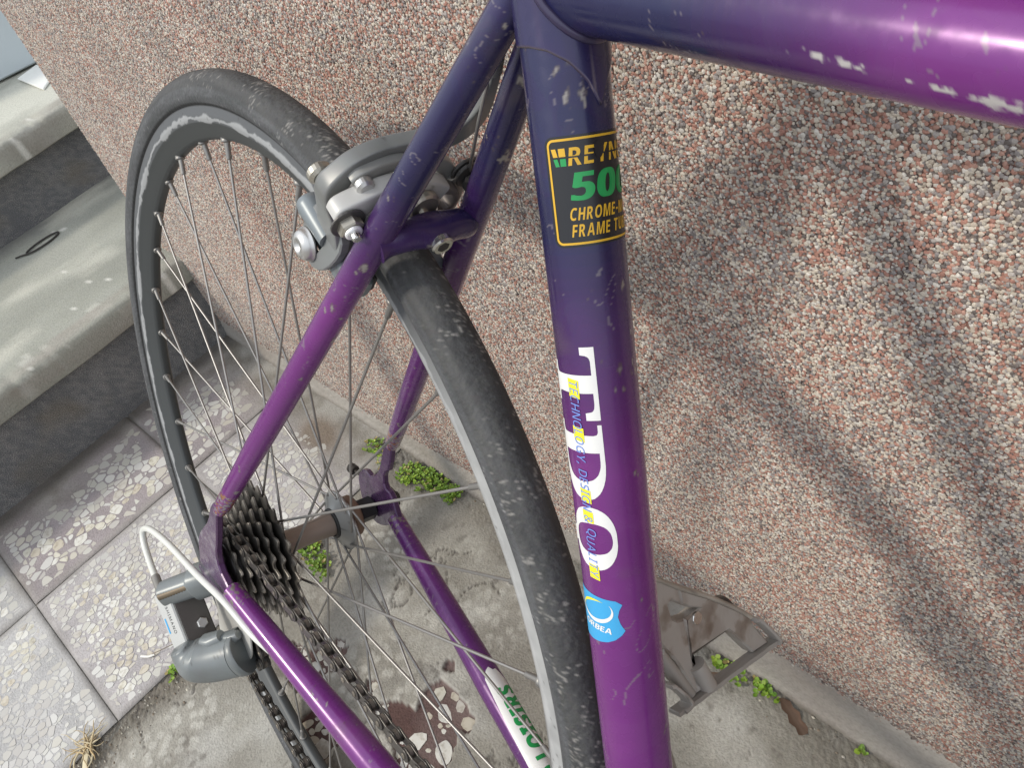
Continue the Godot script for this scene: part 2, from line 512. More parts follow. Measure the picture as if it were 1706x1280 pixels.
func build_ground() -> void:
	var g := Mb.new()
	g.face([Vector3(-30, -0.02, 30), Vector3(30, -0.02, 30), Vector3(30, -0.02, -30), Vector3(-30, -0.02, -30)], Color(0.24, 0.225, 0.2))
	var go := put("ground", g.mesh(), M.stone)
	go.set_meta("kind", "structure")
	patches = []
	for a in [[-27, -98, -15, -112, 6, -117, -1, -139, 8, -154, 23, -154, 48, -150, 66, -145, 69, -131, 57, -125, 66, -115, 76, -98, 64, -84, 37, -66, 4, -80, -29, -85],
			[-168, -81, -145, -85, -120, -100, -108, -116, -102, -100, -102, -70, -115, -48, -143, -52],
			[-84, -18, -84, -58, -60, -62, -39, -52, -25, -18, -50, 6], [88, -104, 98, -107, 101, -97, 92, -93], [28, -52, 40, -58, 46, -50, 36, -42], [-128, -112, -118, -118, -112, -110, -122, -104], [-4, -170, 8, -176, 14, -166, 4, -160], [-60, -105, -48, -112, -44, -98, -55, -92]]:
		var p := v2(a)
		var bb := Rect2(p[0], Vector2.ZERO)
		for q in p: bb = bb.expand(q)
		patches.append([p, bb])
	var cm := grid_sheet(-0.268, 0.62, -0.36, 0.16, 0.0022, cement)
	var co := put("cement_path", cm.mesh(), M.stone)
	co.set_meta("kind", "structure")
	var cm2 := grid_sheet(-0.268, 0.62, 0.16, 1.2, 0.02, cement)
	put("outer_slab", cm2.mesh(), M.stone, co)
	var cm3 := grid_sheet(0.62, 3.2, -0.36, 1.2, 0.04, cement)
	put("outer_slab", cm3.mesh(), M.stone, co)
	# old terrazzo showing in the flaked patches: each stone chip is a piece
	var sm := []
	for k in 24: chip_variants.append(chip_mesh(100 + k))
	for cc in [Color(0.61, 0.585, 0.50), Color(0.55, 0.53, 0.455), Color(0.65, 0.64, 0.59), Color(0.53, 0.485, 0.40), Color(0.585, 0.575, 0.535), Color(0.49, 0.465, 0.42)]:
		var mm := std(cc, 0.5, 0.0, true)
		mm.albedo_texture = ramp_tex(0.03, 4, 51, 256, [[0.0, Color(0.6, 0.56, 0.5)], [0.45, Color(0.93, 0.92, 0.9)], [1.0, Color(1, 1, 1)]]) if sm.is_empty() else sm[0].albedo_texture
		mm.uv1_triplanar = true; mm.uv1_world_triplanar = true; mm.uv1_scale = Vector3.ONE * 14.0
		sm.append(mm); chip_mats.append(mm)
	var in_patch := func(x, z):
		for pt in patches:
			if (pt[1] as Rect2).has_point(Vector2(x, z)) and Geometry2D.is_point_in_polygon(Vector2(x, z), pt[0]): return true
		return false
	var chips := scatter_chips(-0.18, 0.09, -0.16, 0.01, 0.0022, 0.0105, 5200, 5, in_patch)
	for it in [[0.009, -0.102, 0.0125, 0.4, 0.85, 1, 0, 0.001], [0.031, -0.095, 0.011, 1.2, 0.8, 3, 2, 0.001], [0.0155, -0.1425, 0.0085, 2.0, 0.8, 4, 1, 0.001], [0.061, -0.139, 0.0085, 0.2, 0.9, 6, 3, 0.001], [0.062, -0.104, 0.013, 2.4, 0.8, 8, 2, 0.001]]:
		var keep := []
		for o in chips:
			if Vector2(o[0] - it[0], o[1] - it[1]).length() > o[2] + it[2]: keep.append(o)
		keep.append(it); chips = keep
	for it in chips:
		var o := put("stone_chip", chip_variants[it[5]], chip_mats[it[6]], co)
		o.transform = chip_xf(it, -0.0036)
	# terrazzo paving tiles beside the steps, 25 cm square
	var pv := Node3D.new(); pv.name = "pavement"; add_child(pv); pv.set_meta("kind", "structure")
	var j := 0.0006
	var xs := [-0.758, -0.511, -0.264]; var zs := [-0.390, -0.143, 0.104, 0.351, 0.598, 0.845]
	var bedm := Mb.new()
	box(bedm, Vector3.ZERO, Vector3.RIGHT, Vector3(0, 0, -1), Vector3.UP, Vector3(-0.76, -1.2, -0.04), Vector3(-0.2645, 0.36, -0.0006), 0.0, Color(0.22, 0.20, 0.17))
	put("mortar_bed", bedm.mesh(), M.stone, pv)
	var picked := 0
	for i in 2:
		for k in 5:
			var xa: float = xs[i] + j; var xb: float = xs[i + 1] - j; var za: float = zs[k] + j; var zb: float = zs[k + 1] - j
			var seedn := i * 10 + k
			var dusty := k >= 2
			var mcol := Color(0.29, 0.255, 0.255) if i == 0 else Color(0.385, 0.36, 0.355)
			if dusty: mcol = Color(0.41, 0.40, 0.39)
			var tf := func(x, z):
				var e := minf(minf(x - xa, xb - x), minf(z - za, zb - z))
				var wob := 0.0012 * n1.get_noise_2d(x * 500 + seedn * 31, z * 500)
				var hh := 0.0022 - clampf(0.0016 - (e + wob), 0.0, 0.0016) * 1.3 + 0.00018 * n1.get_noise_2d(x * 300, z * 300)
				var cc: Color = mcol.lerp(mcol * 1.25, clampf(n3.get_noise_2d(x * 90, z * 90) + 0.3, 0, 1))
				# dried mud brushed over the rows next to the wall and along the joints
				var mud := clampf((-0.235 - z + 0.05 * n3.get_noise_2d(x * 60, z * 60)) * 12.0, 0, 1)
				if i == 0: mud = maxf(mud, clampf((-0.630 - x + 0.06 * n3.get_noise_2d(x * 60 + 9, z * 60)) * 14.0, 0, 0.9))
				var edge := clampf(1.0 - (e + 0.006 * n1.get_noise_2d(x * 160, z * 160)) / 0.013, 0, 1)
				mud = maxf(mud, edge * 0.55)
				cc = cc.lerp(Color(0.33, 0.31, 0.275).lerp(Color(0.19, 0.17, 0.14), clampf(0.4 + 1.4 * n3.get_noise_2d(x * 130, z * 130), 0, 1)), mud) * (1.0 - 0.25 * smoothstep(0.004, 0.0, e + wob))
				var bst := Vector2((x + 0.389) / 0.050, (z + 0.292) / 0.030).length() + 0.6 * n1.get_noise_2d(x * 200, z * 200)
				cc = cc.lerp(Color(0.17, 0.125, 0.085), 0.8 * clampf((1.0 - bst) * 1.6, 0, 1))
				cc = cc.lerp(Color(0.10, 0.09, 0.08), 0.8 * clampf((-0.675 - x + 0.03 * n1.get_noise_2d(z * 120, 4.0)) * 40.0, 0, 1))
				return [hh + mud * 0.0009, cc]
			var tm := grid_sheet(xa, xb, za, zb, 0.0038 if k < 3 else 0.02, tf)
			var tile := put("tile", tm.mesh(), M.stone, pv)
			if k >= 4: continue
			var skip := func(x, z):
				var e := minf(minf(x - xa, xb - x), minf(z - za, zb - z))
				if e < 0.0045 + 0.011 * n1.get_noise_2d(x * 330, z * 330): return false
				var mud: float = (-0.235 - z + 0.05 * n3.get_noise_2d(x * 60, z * 60))
				if i == 0: mud = maxf(mud, (-0.630 - x + 0.06 * n3.get_noise_2d(x * 60 + 9, z * 60)))
				return mud < 0.045
			var rest := Mb.new()
			var cl := voronoi_chips(xa, xb, za, zb, 0.0077 if i == 1 else 0.0112, 900 + seedn, skip)
			var pal := [Color(0.58, 0.565, 0.50), Color(0.52, 0.505, 0.44), Color(0.62, 0.61, 0.565), Color(0.51, 0.475, 0.40), Color(0.56, 0.55, 0.515), Color(0.48, 0.455, 0.415)]
			for it in cl:
				var area: float = it[1]
				var top: float = 0.0023 + it[2] * 0.0004
				var cm_: Vector2 = it[3]
				var ee := minf(minf(cm_.x - xa, xb - cm_.x), minf(cm_.y - za, zb - cm_.y))
				var smear := clampf(1.0 - (ee + 0.010 * n1.get_noise_2d(cm_.x * 160, cm_.y * 160)) / 0.022, 0, 1) * 0.8
				var mq := (-0.235 - cm_.y + 0.05 * n3.get_noise_2d(cm_.x * 60, cm_.y * 60))
				if i == 0: mq = maxf(mq, (-0.630 - cm_.x + 0.06 * n3.get_noise_2d(cm_.x * 60 + 9, cm_.y * 60)))
				smear = maxf(smear, clampf((mq + 0.035) * 11.0, 0, 0.93))
				smear = maxf(smear, 0.55 * clampf(n3.get_noise_2d(cm_.x * 70 + 300, cm_.y * 70) * 2.0, 0, 1))
				if smear < 0.15 and picked < 300 and area > (0.000042 if i == 1 else 0.000075) and k in [1, 2]:
					picked += 1
					var cmid: Vector2 = it[3]
					var cmb := Mb.new()
					chip_into(cmb, it[0], cmid, 0.0024, Color.WHITE)
					var o := put("stone_chip", cmb.mesh(), chip_mats[it[4]], tile)
					o.position = Vector3(cmid.x, top - 0.0024, cmid.y)
				else:
					var b: Color = pal[it[4]] * lerpf(0.9, 1.05, it[2])
					if dusty: b = b.lerp(Color(0.47, 0.46, 0.44), 0.4)
					b = b.lerp(Color(0.31, 0.29, 0.255) if mq > -0.03 else Color(0.38, 0.36, 0.335), smear)
					chip_into(rest, it[0], Vector2.ZERO, top, b)
			if rest.v.size() > 0:
				var ro := put("small_stone_chips", rest.mesh(), M.chip, tile)
				ro.set_meta("kind", "stuff")
	# crumbs of soil, grit and chaff caught along the broken edge and the wall foot
	var crm := Mb.new()
	var r := RandomNumberGenerator.new(); r.seed = 61
	for q in 900:
		var x := -0.262 + absf(r.randfn(0.0, 0.022)); var z := r.randf_range(-0.20, 0.19)
		if q % 3 == 0: x = r.randf_range(-0.5, 0.45); z = WALL_Z + 0.006 + absf(r.randfn(0.0, 0.012))
		var rad := r.randf_range(0.0005, 0.0019)
		var col: Color = [Color(0.20, 0.17, 0.13), Color(0.10, 0.085, 0.065), Color(0.34, 0.31, 0.26), Color(0.45, 0.41, 0.33), Color(0.16, 0.12, 0.08)][r.randi() % 5]
		var f := crm.v.size()
		var y0: float = cement(x, z)[0] if x > -0.268 else 0.002
		var a0 := r.randf() * TAU; var el := r.randf_range(0.5, 1.0)
		for k in 5:
			var d := Vector2.from_angle(a0 + TAU * k / 5.0) * rad * Vector2(1.3, el)
			crm.add(Vector3(x + d.x, y0 - 0.0006, z + d.y), col); 
		var tp := crm.add(Vector3(x, y0 + rad * 0.8, z), col)
		for k in 5: crm.tri(f + (k + 1) % 5, f + k, tp)
	var cro := put("soil_crumbs", crm.mesh(), M.chip, co)
	cro.set_meta("kind", "stuff")

func chip_into(mb: Mb, p: PackedVector2Array, mid: Vector2, top: float, col: Color) -> void:
	var n := p.size()
	var f := mb.v.size()
	for q in p: mb.add(Vector3(q.x - mid.x, top, q.y - mid.y), col)
	for k in range(1, n - 1): mb.tri(f, f + k + 1, f + k)
	f = mb.v.size()
	for q in p:
		mb.add(Vector3(q.x - mid.x, top, q.y - mid.y), col); mb.add(Vector3(q.x - mid.x, top - 0.0014, q.y - mid.y), col)
	for k in n:
		var k2 := (k + 1) % n
		mb.quad(f + k * 2, f + k2 * 2, f + k2 * 2 + 1, f + k * 2 + 1)

func voronoi_chips(x0: float, x1: float, z0: float, z1: float, size: float, sd: int, inside: Callable) -> Array:
	# broken-stone mosaic: weighted cells of a shaken grid, shrunk, some left out; [polygon, area, random, middle, tone]
	var r := RandomNumberGenerator.new(); r.seed = sd
	var nx := int(ceil((x1 - x0) / size)) + 2; var nz := int(ceil((z1 - z0) / size)) + 2
	var pts := []; var wts := []
	for i in nx:
		for k in nz:
			pts.append(Vector2(x0 - size + (i + r.randf_range(0.05, 0.95)) * size, z0 - size + (k + r.randf_range(0.05, 0.95)) * size))
			wts.append(r.randf_range(-0.5, 0.5) * size * size)
	var out := []
	for i in nx:
		for k in nz:
			var a: Vector2 = pts[i * nz + k]
			var gap := r.randf_range(0.0002, 0.0008) + (0.0012 if r.randf() < 0.3 else 0.0)
			var keep := r.randf() > 0.20
			var rnd := r.randf(); var tone := r.randi() % 6
			if not keep or not inside.call(a.x, a.y): continue
			var h := size * r.randf_range(0.75, 1.1)
			var poly := PackedVector2Array([a + Vector2(-h, -h), a + Vector2(h, -h), a + Vector2(h, h), a + Vector2(-h, h)])
			for di in range(-2, 3):
				for dk in range(-2, 3):
					if (di == 0 and dk == 0) or i + di < 0 or i + di >= nx or k + dk < 0 or k + dk >= nz: continue
					var j := (i + di) * nz + k + dk
					var b: Vector2 = pts[j]
					var d := a.distance_to(b)
					if d < 1e-6: continue
					var n := (b - a) / d
					var lim: float = (d * d + wts[i * nz + k] - wts[j]) / (2.0 * d) - gap
					var q := PackedVector2Array()
					for t in poly.size():
						var p := poly[t]; var p2 := poly[(t + 1) % poly.size()]
						var s1 := (p - a).dot(n) - lim; var s2 := (p2 - a).dot(n) - lim
						if s1 <= 0.0: q.append(p)
						if (s1 < 0.0) != (s2 < 0.0): q.append(p.lerp(p2, s1 / (s1 - s2)))
					poly = q
					if poly.size() < 3: break
				if poly.size() < 3: break
			if poly.size() < 3: continue
			var area := 0.0; var mid := Vector2.ZERO
			for t in poly.size(): area += poly[t].cross(poly[(t + 1) % poly.size()]) / 2.0; mid += poly[t]
			mid /= poly.size()
			if area < size * size * 0.05: continue
			if rnd > 0.3: poly = round_poly(poly, 1)
			var ok := true
			for p in poly:
				if p.x < x0 + 0.003 or p.x > x1 - 0.003 or p.y < z0 + 0.003 or p.y > z1 - 0.003: ok = false
			if ok: out.append([poly, area, rnd, mid, tone])
	return out

func build_wall() -> void:
	var w := thing("granite_wall", "house wall faced with red, cream and grey washed granite chippings behind the bicycle", "wall")
	# the end of the wall is not quite plumb
	var prof := [[-0.05, -0.742], [0.12, -0.746], [0.25, -0.758], [0.36, -0.747], [0.47, -0.735], [0.56, -0.728], [0.9, -0.715], [2.6, -0.70]]
	var mb := Mb.new()
	var cst := Color(0.25, 0.215, 0.195)
	for k in prof.size() - 1:
		var a: Array = prof[k]; var b: Array = prof[k + 1]
		mb.face([Vector3(a[1], a[0], WALL_Z), Vector3(4, a[0], WALL_Z), Vector3(4, b[0], WALL_Z), Vector3(b[1], b[0], WALL_Z)], cst)
		mb.face([Vector3(a[1], a[0], WALL_Z - 0.35), Vector3(a[1], a[0], WALL_Z), Vector3(b[1], b[0], WALL_Z), Vector3(b[1], b[0], WALL_Z - 0.35)], cst)
	mb.face([Vector3(-0.70, 2.6, WALL_Z), Vector3(4, 2.6, WALL_Z), Vector3(4, 2.6, WALL_Z - 0.35), Vector3(-0.70, 2.6, WALL_Z - 0.35)], cst)
	mb.face([Vector3(4, -0.05, WALL_Z - 0.35), Vector3(-0.742, -0.05, WALL_Z - 0.35), Vector3(-0.70, 2.6, WALL_Z - 0.35), Vector3(4, 2.6, WALL_Z - 0.35)], cst)
	var base := std(Color.WHITE, 0.85, 0.0, true)
	base.albedo_texture = ramp_tex(0.06, 1, 61, 1024, [[0.0, Color(0.25, 0.25, 0.27)], [0.2, Color(1.0, 0.5, 0.4)], [0.45, Color(1.0, 0.9, 0.8)], [0.7, Color(0.55, 0.5, 0.5)], [1.0, Color(1, 0.97, 0.93)]], FastNoiseLite.TYPE_CELLULAR)
	base.uv1_triplanar = true; base.uv1_world_triplanar = true; base.uv1_scale = Vector3.ONE * 5.0
	var core := put("mortar_core", mb.mesh(), base, w)
	# cement skirting that the facing fades into at the foot
	var sk := Mb.new()
	var top := func(x: float) -> float: return 0.050 + 0.022 * clampf((x + 0.1) / 0.4, -0.6, 1.0) + 0.006 * n1.get_noise_2d(x * 90, 3.0)
	var nx := 520
	for i in nx + 1:
		var x := -0.745 + 1.75 * i / nx
		var tp: float = top.call(x)
		for k in 17:
			var f := k / 16.0
			var y := -0.012 + (tp + 0.012) * f
			var dz := 0.0026 * (1.0 - pow(f, 3.0)) + 0.0035 * pow(clampf(1.0 - y / 0.02, 0, 1), 2.0) + 0.0009 * n2.get_noise_2d(x * 1500, y * 1500) + 0.0010 * n1.get_noise_2d(x * 300, y * 300)
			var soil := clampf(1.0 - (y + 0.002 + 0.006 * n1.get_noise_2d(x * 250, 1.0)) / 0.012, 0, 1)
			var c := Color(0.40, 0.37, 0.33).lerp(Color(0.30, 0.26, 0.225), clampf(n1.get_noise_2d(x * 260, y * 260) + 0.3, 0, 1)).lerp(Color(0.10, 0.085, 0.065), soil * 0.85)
			sk.v.append(Vector3(x, y, WALL_Z + dz)); sk.c.append(c)
	for i in nx:
		for k in 16:
			var a := i * 17 + k
			sk.quad(a, a + 17, a + 18, a + 1)
	put("cement_skirting", sk.mesh(), M.stone, w)
	# the facing: one angular granite chipping per place of a shaken grid
	var gm := Mb.new()
	var ph := (1.0 + sqrt(5.0)) / 2.0
	var iv := [Vector3(-1, ph, 0), Vector3(1, ph, 0), Vector3(-1, -ph, 0), Vector3(1, -ph, 0), Vector3(0, -1, ph), Vector3(0, 1, ph), Vector3(0, -1, -ph), Vector3(0, 1, -ph), Vector3(ph, 0, -1), Vector3(ph, 0, 1), Vector3(-ph, 0, -1), Vector3(-ph, 0, 1)]
	var r := RandomNumberGenerator.new(); r.seed = 77
	for k in 12: iv[k] = iv[k].normalized() * r.randf_range(0.8, 1.15)
	for f in [[0, 11, 5], [0, 5, 1], [0, 1, 7], [0, 7, 10], [0, 10, 11], [1, 5, 9], [5, 11, 4], [11, 10, 2], [10, 7, 6], [7, 1, 8], [3, 9, 4], [3, 4, 2], [3, 2, 6], [3, 6, 8], [3, 8, 9], [4, 9, 5], [2, 4, 11], [6, 2, 10], [8, 6, 7], [9, 8, 1]]:
		gm.face([iv[f[0]], iv[f[1]], iv[f[2]]])
	var pal := [Color(0.63, 0.57, 0.47), Color(0.70, 0.67, 0.60), Color(0.52, 0.45, 0.36), Color(0.43, 0.19, 0.14), Color(0.48, 0.255, 0.19), Color(0.36, 0.155, 0.11), Color(0.30, 0.285, 0.28), Color(0.215, 0.205, 0.205), Color(0.08, 0.075, 0.075), Color(0.43, 0.40, 0.37)]
	var step := 0.00152
	var xf := []
	var cols := []
	var rows := int(0.74 / (step * 0.866))
	for row in rows:
		var y := 0.012 + row * step * 0.866
		var xe := -0.74
		for q in prof.size() - 1:
			if y >= prof[q][0] and y <= prof[q + 1][0]: xe = lerpf(prof[q][1], prof[q + 1][1], (y - prof[q][0]) / (prof[q + 1][0] - prof[q][0]))
		var x := xe + (step * 0.5 if row % 2 == 1 else 0.0)
		while x < 0.56:
			var px := x + r.randf_range(-0.45, 0.45) * step; var py := y + r.randf_range(-0.45, 0.45) * step
			x += step
			var s := 0.00098 * r.randf_range(0.62, 1.35)
			var tp: float = top.call(px) - 0.004 + 0.016 * n2.get_noise_2d(px * 700, py * 700)
			var pick := r.randf()
			var roll := r.randi() % 100
			if py < tp: continue
			if py < tp + 0.03 and pick > 0.35 + (py - tp) / 0.03 * 0.65: continue
			var b := Basis(Vector3(r.randf_range(-1, 1), r.randf_range(-1, 1), r.randf_range(-1, 1)).normalized(), r.randf() * TAU)
			b = Basis.from_scale(Vector3(r.randf_range(0.85, 1.3), r.randf_range(0.85, 1.3), 0.62)) * b * Basis.from_scale(Vector3(s, s, s))
			xf.append(Transform3D(b, Vector3(px, py, WALL_Z + 0.0002 + r.randf_range(-0.0004, 0.0003))))
			var zone := n3.get_noise_2d(px * 45, py * 45) * 14.0 - clampf((-0.2 - px) * 30.0, 0, 9)
			var ci := 0
			if roll < 19: ci = 0
			elif roll < 29: ci = 1
			elif roll < 40: ci = 2
			elif roll < 52 + zone: ci = 3
			elif roll < 62 + zone: ci = 4
			elif roll < 68 + zone: ci = 5
			elif roll < 78: ci = 6
			elif roll < 87: ci = 7
			elif roll < 93: ci = 8
			else: ci = 9
			var cc: Color = pal[ci]
			var cement_veil := clampf(1.0 - (py - tp) / 0.022, 0, 0.7) * r.randf()
			cc = cc.lerp(Color(0.41, 0.31, 0.25), 0.24)
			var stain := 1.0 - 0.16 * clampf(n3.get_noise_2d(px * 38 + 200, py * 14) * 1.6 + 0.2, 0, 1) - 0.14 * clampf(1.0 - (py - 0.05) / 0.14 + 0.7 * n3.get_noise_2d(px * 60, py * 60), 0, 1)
			cols.append((cc * (r.randf_range(0.85, 1.13) * stain)).lerp(Color(0.38, 0.35, 0.31), cement_veil))
	var mu := MultiMesh.new()
	mu.transform_format = MultiMesh.TRANSFORM_3D; mu.use_colors = true; mu.mesh = gm.mesh(); mu.instance_count = xf.size()
	for k in xf.size():
		mu.set_instance_transform(k, xf[k]); mu.set_instance_color(k, cols[k])
	var mi := MultiMeshInstance3D.new()
	mi.multimesh = mu; mi.material_override = M.grain; mi.name = "granite_chippings"
	mi.set_meta("kind", "stuff")
	w.add_child(mi, true)

func build_steps() -> void:
	var s := thing("entrance_steps", "worn cement entrance steps with thick pale treads at the end of the granite wall", "steps", Vector3(-0.7, 0, 0))
	var place := func(mb: Mb, called: String):
		for k in mb.v.size(): mb.v[k] -= Vector3(-0.7, 0, 0)
		return put(called, mb.mesh(), M.riser if called == "riser" else M.stone, s)
	var slab := func(x0: float, x1: float, y0: float, y1: float, tone: Color, sd: float) -> Mb:
		# worn slab: rounded, chipped front nosing facing +x
		var mb := Mb.new()
		var z0 := -0.75; var z1 := 0.75; var nz := 300
		var pr := [Vector2(x0, y0), Vector2(x1 - 0.003, y0), Vector2(x1, y0 + 0.003), Vector2(x1, lerpf(y0, y1, 0.35)), Vector2(x1, lerpf(y0, y1, 0.7)), Vector2(x1 - 0.001, y1 - 0.005), Vector2(x1 - 0.005, y1 - 0.001), Vector2(x1 - 0.012, y1)]
		for q in 40: pr.append(Vector2(lerpf(x1 - 0.018, x0, (q + 1) / 40.0), y1))
		for i in nz + 1:
			var z := z0 + (z1 - z0) * i / nz
			for k in pr.size():
				var p: Vector2 = pr[k]
				var nz_ := n1.get_noise_2d(z * 260 + sd, k * 13.0)
				var chipd := clampf(n3.get_noise_2d(z * 130 + sd, 5.0) - 0.1, 0, 1) * 0.016 if k >= 3 and k <= 8 else 0.0
				var sag := 0.0025 * n3.get_noise_2d(p.x * 30, z * 20 + sd)
				var lower := 0.004 * n1.get_noise_2d(z * 120 + sd, 9.0) if k <= 2 else 0.0
				var q := Vector3(p.x + 0.0012 * nz_ - chipd * 0.6, p.y + 0.0008 * nz_ - (chipd * 0.5 if k >= 5 else 0.0) + sag + lower, z)
				var c := tone.lerp(Color(0.25, 0.25, 0.21), clampf(n3.get_noise_2d(p.x * 45 + sd, z * 22) * 1.5 + 0.25, 0, 0.9))
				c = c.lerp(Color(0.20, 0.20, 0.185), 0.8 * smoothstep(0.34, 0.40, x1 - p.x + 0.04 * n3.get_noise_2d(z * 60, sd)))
				if k >= 3 and k <= 9 and n1.get_noise_2d(z * 700 + sd, k * 40.0) > 0.25: c = c.lerp(Color(0.55, 0.53, 0.47), 0.5)
				c = c.lerp(Color(0.50, 0.485, 0.41), clampf(n3.get_noise_2d(p.x * 70 - sd, z * 30 + 50) * 1.8 - 0.3, 0, 0.8))
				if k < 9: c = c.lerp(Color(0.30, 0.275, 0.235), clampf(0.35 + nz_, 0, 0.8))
				if n1.get_noise_2d(p.x * 1900 + sd, z * 1900) + 0.5 * n3.get_noise_2d(p.x * 70, z * 70 + sd) > 0.72: c = Color(0.62, 0.6, 0.54)
				mb.v.append(q); mb.c.append(c)
		var m := pr.size()
		for i in nz:
			for k in m - 1: mb.quad(i * m + k, i * m + k + 1, (i + 1) * m + k + 1, (i + 1) * m + k)
		return mb
	var riser := func(x: float, y0: float, y1: float) -> Mb:
		var mb := Mb.new()
		var nz := 260; var ny := 24
		for i in nz + 1:
			for k in ny + 1:
				var z := -0.75 + 1.5 * i / nz; var y := lerpf(y0, y1, float(k) / ny)
				var g := n2.get_noise_2d(z * 1600, y * 1600)
				var c := Color(0.34, 0.345, 0.355).lerp(Color(0.50, 0.49, 0.48), clampf(0.35 + g + n3.get_noise_2d(z * 50, y * 50), 0, 1))
				c = c.lerp(Color(0.40, 0.35, 0.28), clampf(n3.get_noise_2d(z * 40 + 90, y * 60) * 2.0 - 0.5, 0, 0.7))
				mb.v.append(Vector3(x + 0.0012 * g + 0.001 * n1.get_noise_2d(z * 200, y * 200), y, z)); mb.c.append(c)
		for i in nz:
			for k in ny: mb.quad(i * (ny + 1) + k, i * (ny + 1) + k + 1, (i + 1) * (ny + 1) + k + 1, (i + 1) * (ny + 1) + k)
		return mb
	place.call(riser.call(-0.712, -0.02, 0.132), "riser")
	place.call(slab.call(-1.12, -0.694, 0.126, 0.167, Color(0.325, 0.325, 0.275), 0.0), "tread")
	place.call(riser.call(-1.085, 0.15, 0.275), "riser")
	place.call(slab.call(-1.5, -1.060, 0.268, 0.313, Color(0.54, 0.53, 0.455), 400.0), "tread")
	var core := Mb.new()
	box(core, Vector3.ZERO, Vector3.RIGHT, Vector3.UP, Vector3.BACK, Vector3(-2.2, -0.02, -0.75), Vector3(-1.09, 0.267, 0.75), 0.0, Color(0.2, 0.19, 0.18))
	box(core, Vector3.ZERO, Vector3.RIGHT, Vector3.UP, Vector3.BACK, Vector3(-1.089, -0.02, -0.75), Vector3(-0.722, 0.125, 0.75), 0.0, Color(0.2, 0.19, 0.18))
	place.call(core, "core")
	var th := Mb.new()
	extrude(th, v2([-1305, 470, -1215, 470, -1165, 424, -1290, 424]), Vector3(0, 0.314, 0), Vector3.RIGHT, Vector3(0, 0, -1), 0.0, 0.004, 0.001)
	for k in th.v.size(): th.v[k] -= Vector3(-0.7, 0, 0)
	put("threshold", th.mesh(), M.marble, s)
	var d := thing("metal_panel", "pale blue-grey painted metal panel standing on the top step at the far left", "panel", Vector3(-1.32, 0.314, -0.45))
	var db := Mb.new()
	var ex := Vector3(0.235, 0, -0.97).normalized()
	box(db, Vector3.ZERO, ex, Vector3.UP, ex.cross(Vector3.UP), Vector3(-0.55, 0.003, -0.04), Vector3(0.35, 0.26, 0.0), 0.003)
	put("leaf_panel", db.mesh(), M.door, d)
	# iron ring lying on the first tread
	var rg := Mb.new()
	var pts := []
	for k in 33:
		var a := TAU * k / 32
		pts.append(Vector3(0.0105 * cos(a), 0.0012, 0.030 * sin(a)))
	sweep(rg, pts, fill(33, 0.0016), fill(33, 0.0016), Vector3.UP, 8, 2.0, null, false)
	var tail := [Vector3(0.004, 0.001, 0.028), Vector3(-0.006, 0.001, 0.040), Vector3(-0.010, 0.001, 0.047)]
	sweep(rg, tail, fill(3, 0.0014), fill(3, 0.0014), Vector3.UP, 8)
	var ro := put("iron_ring", rg.mesh(), M.iron)
	ro.position = Vector3(-1.003, 0.168, -0.243)
	tag(ro, "small dark iron ring lying flat on the first step", "ring")

func leaf_into(mb: Mb, at: Vector3, yaw: float, pitch: float, len_: float, wid: float, col: Color) -> void:
	var b := Basis(Vector3.UP, yaw) * Basis(Vector3.RIGHT, -pitch)
	var out := [Vector3(0, 0, 0), Vector3(0.5, 0.10, 0.28), Vector3(0.62, 0.13, 0.58), Vector3(0.36, 0.08, 0.88), Vector3(0, 0.02, 1.0), Vector3(-0.36, 0.08, 0.88), Vector3(-0.62, 0.13, 0.58), Vector3(-0.5, 0.10, 0.28)]
	var f := mb.add(at + b * Vector3(0, -0.02 * len_, 0.55 * len_), col * 1.08)
	for p in out: mb.add(at + b * Vector3(p.x * wid, p.y * len_, p.z * len_), col)
	for k in 8: mb.tri(f, f + 1 + (k + 1) % 8, f + 1 + k)

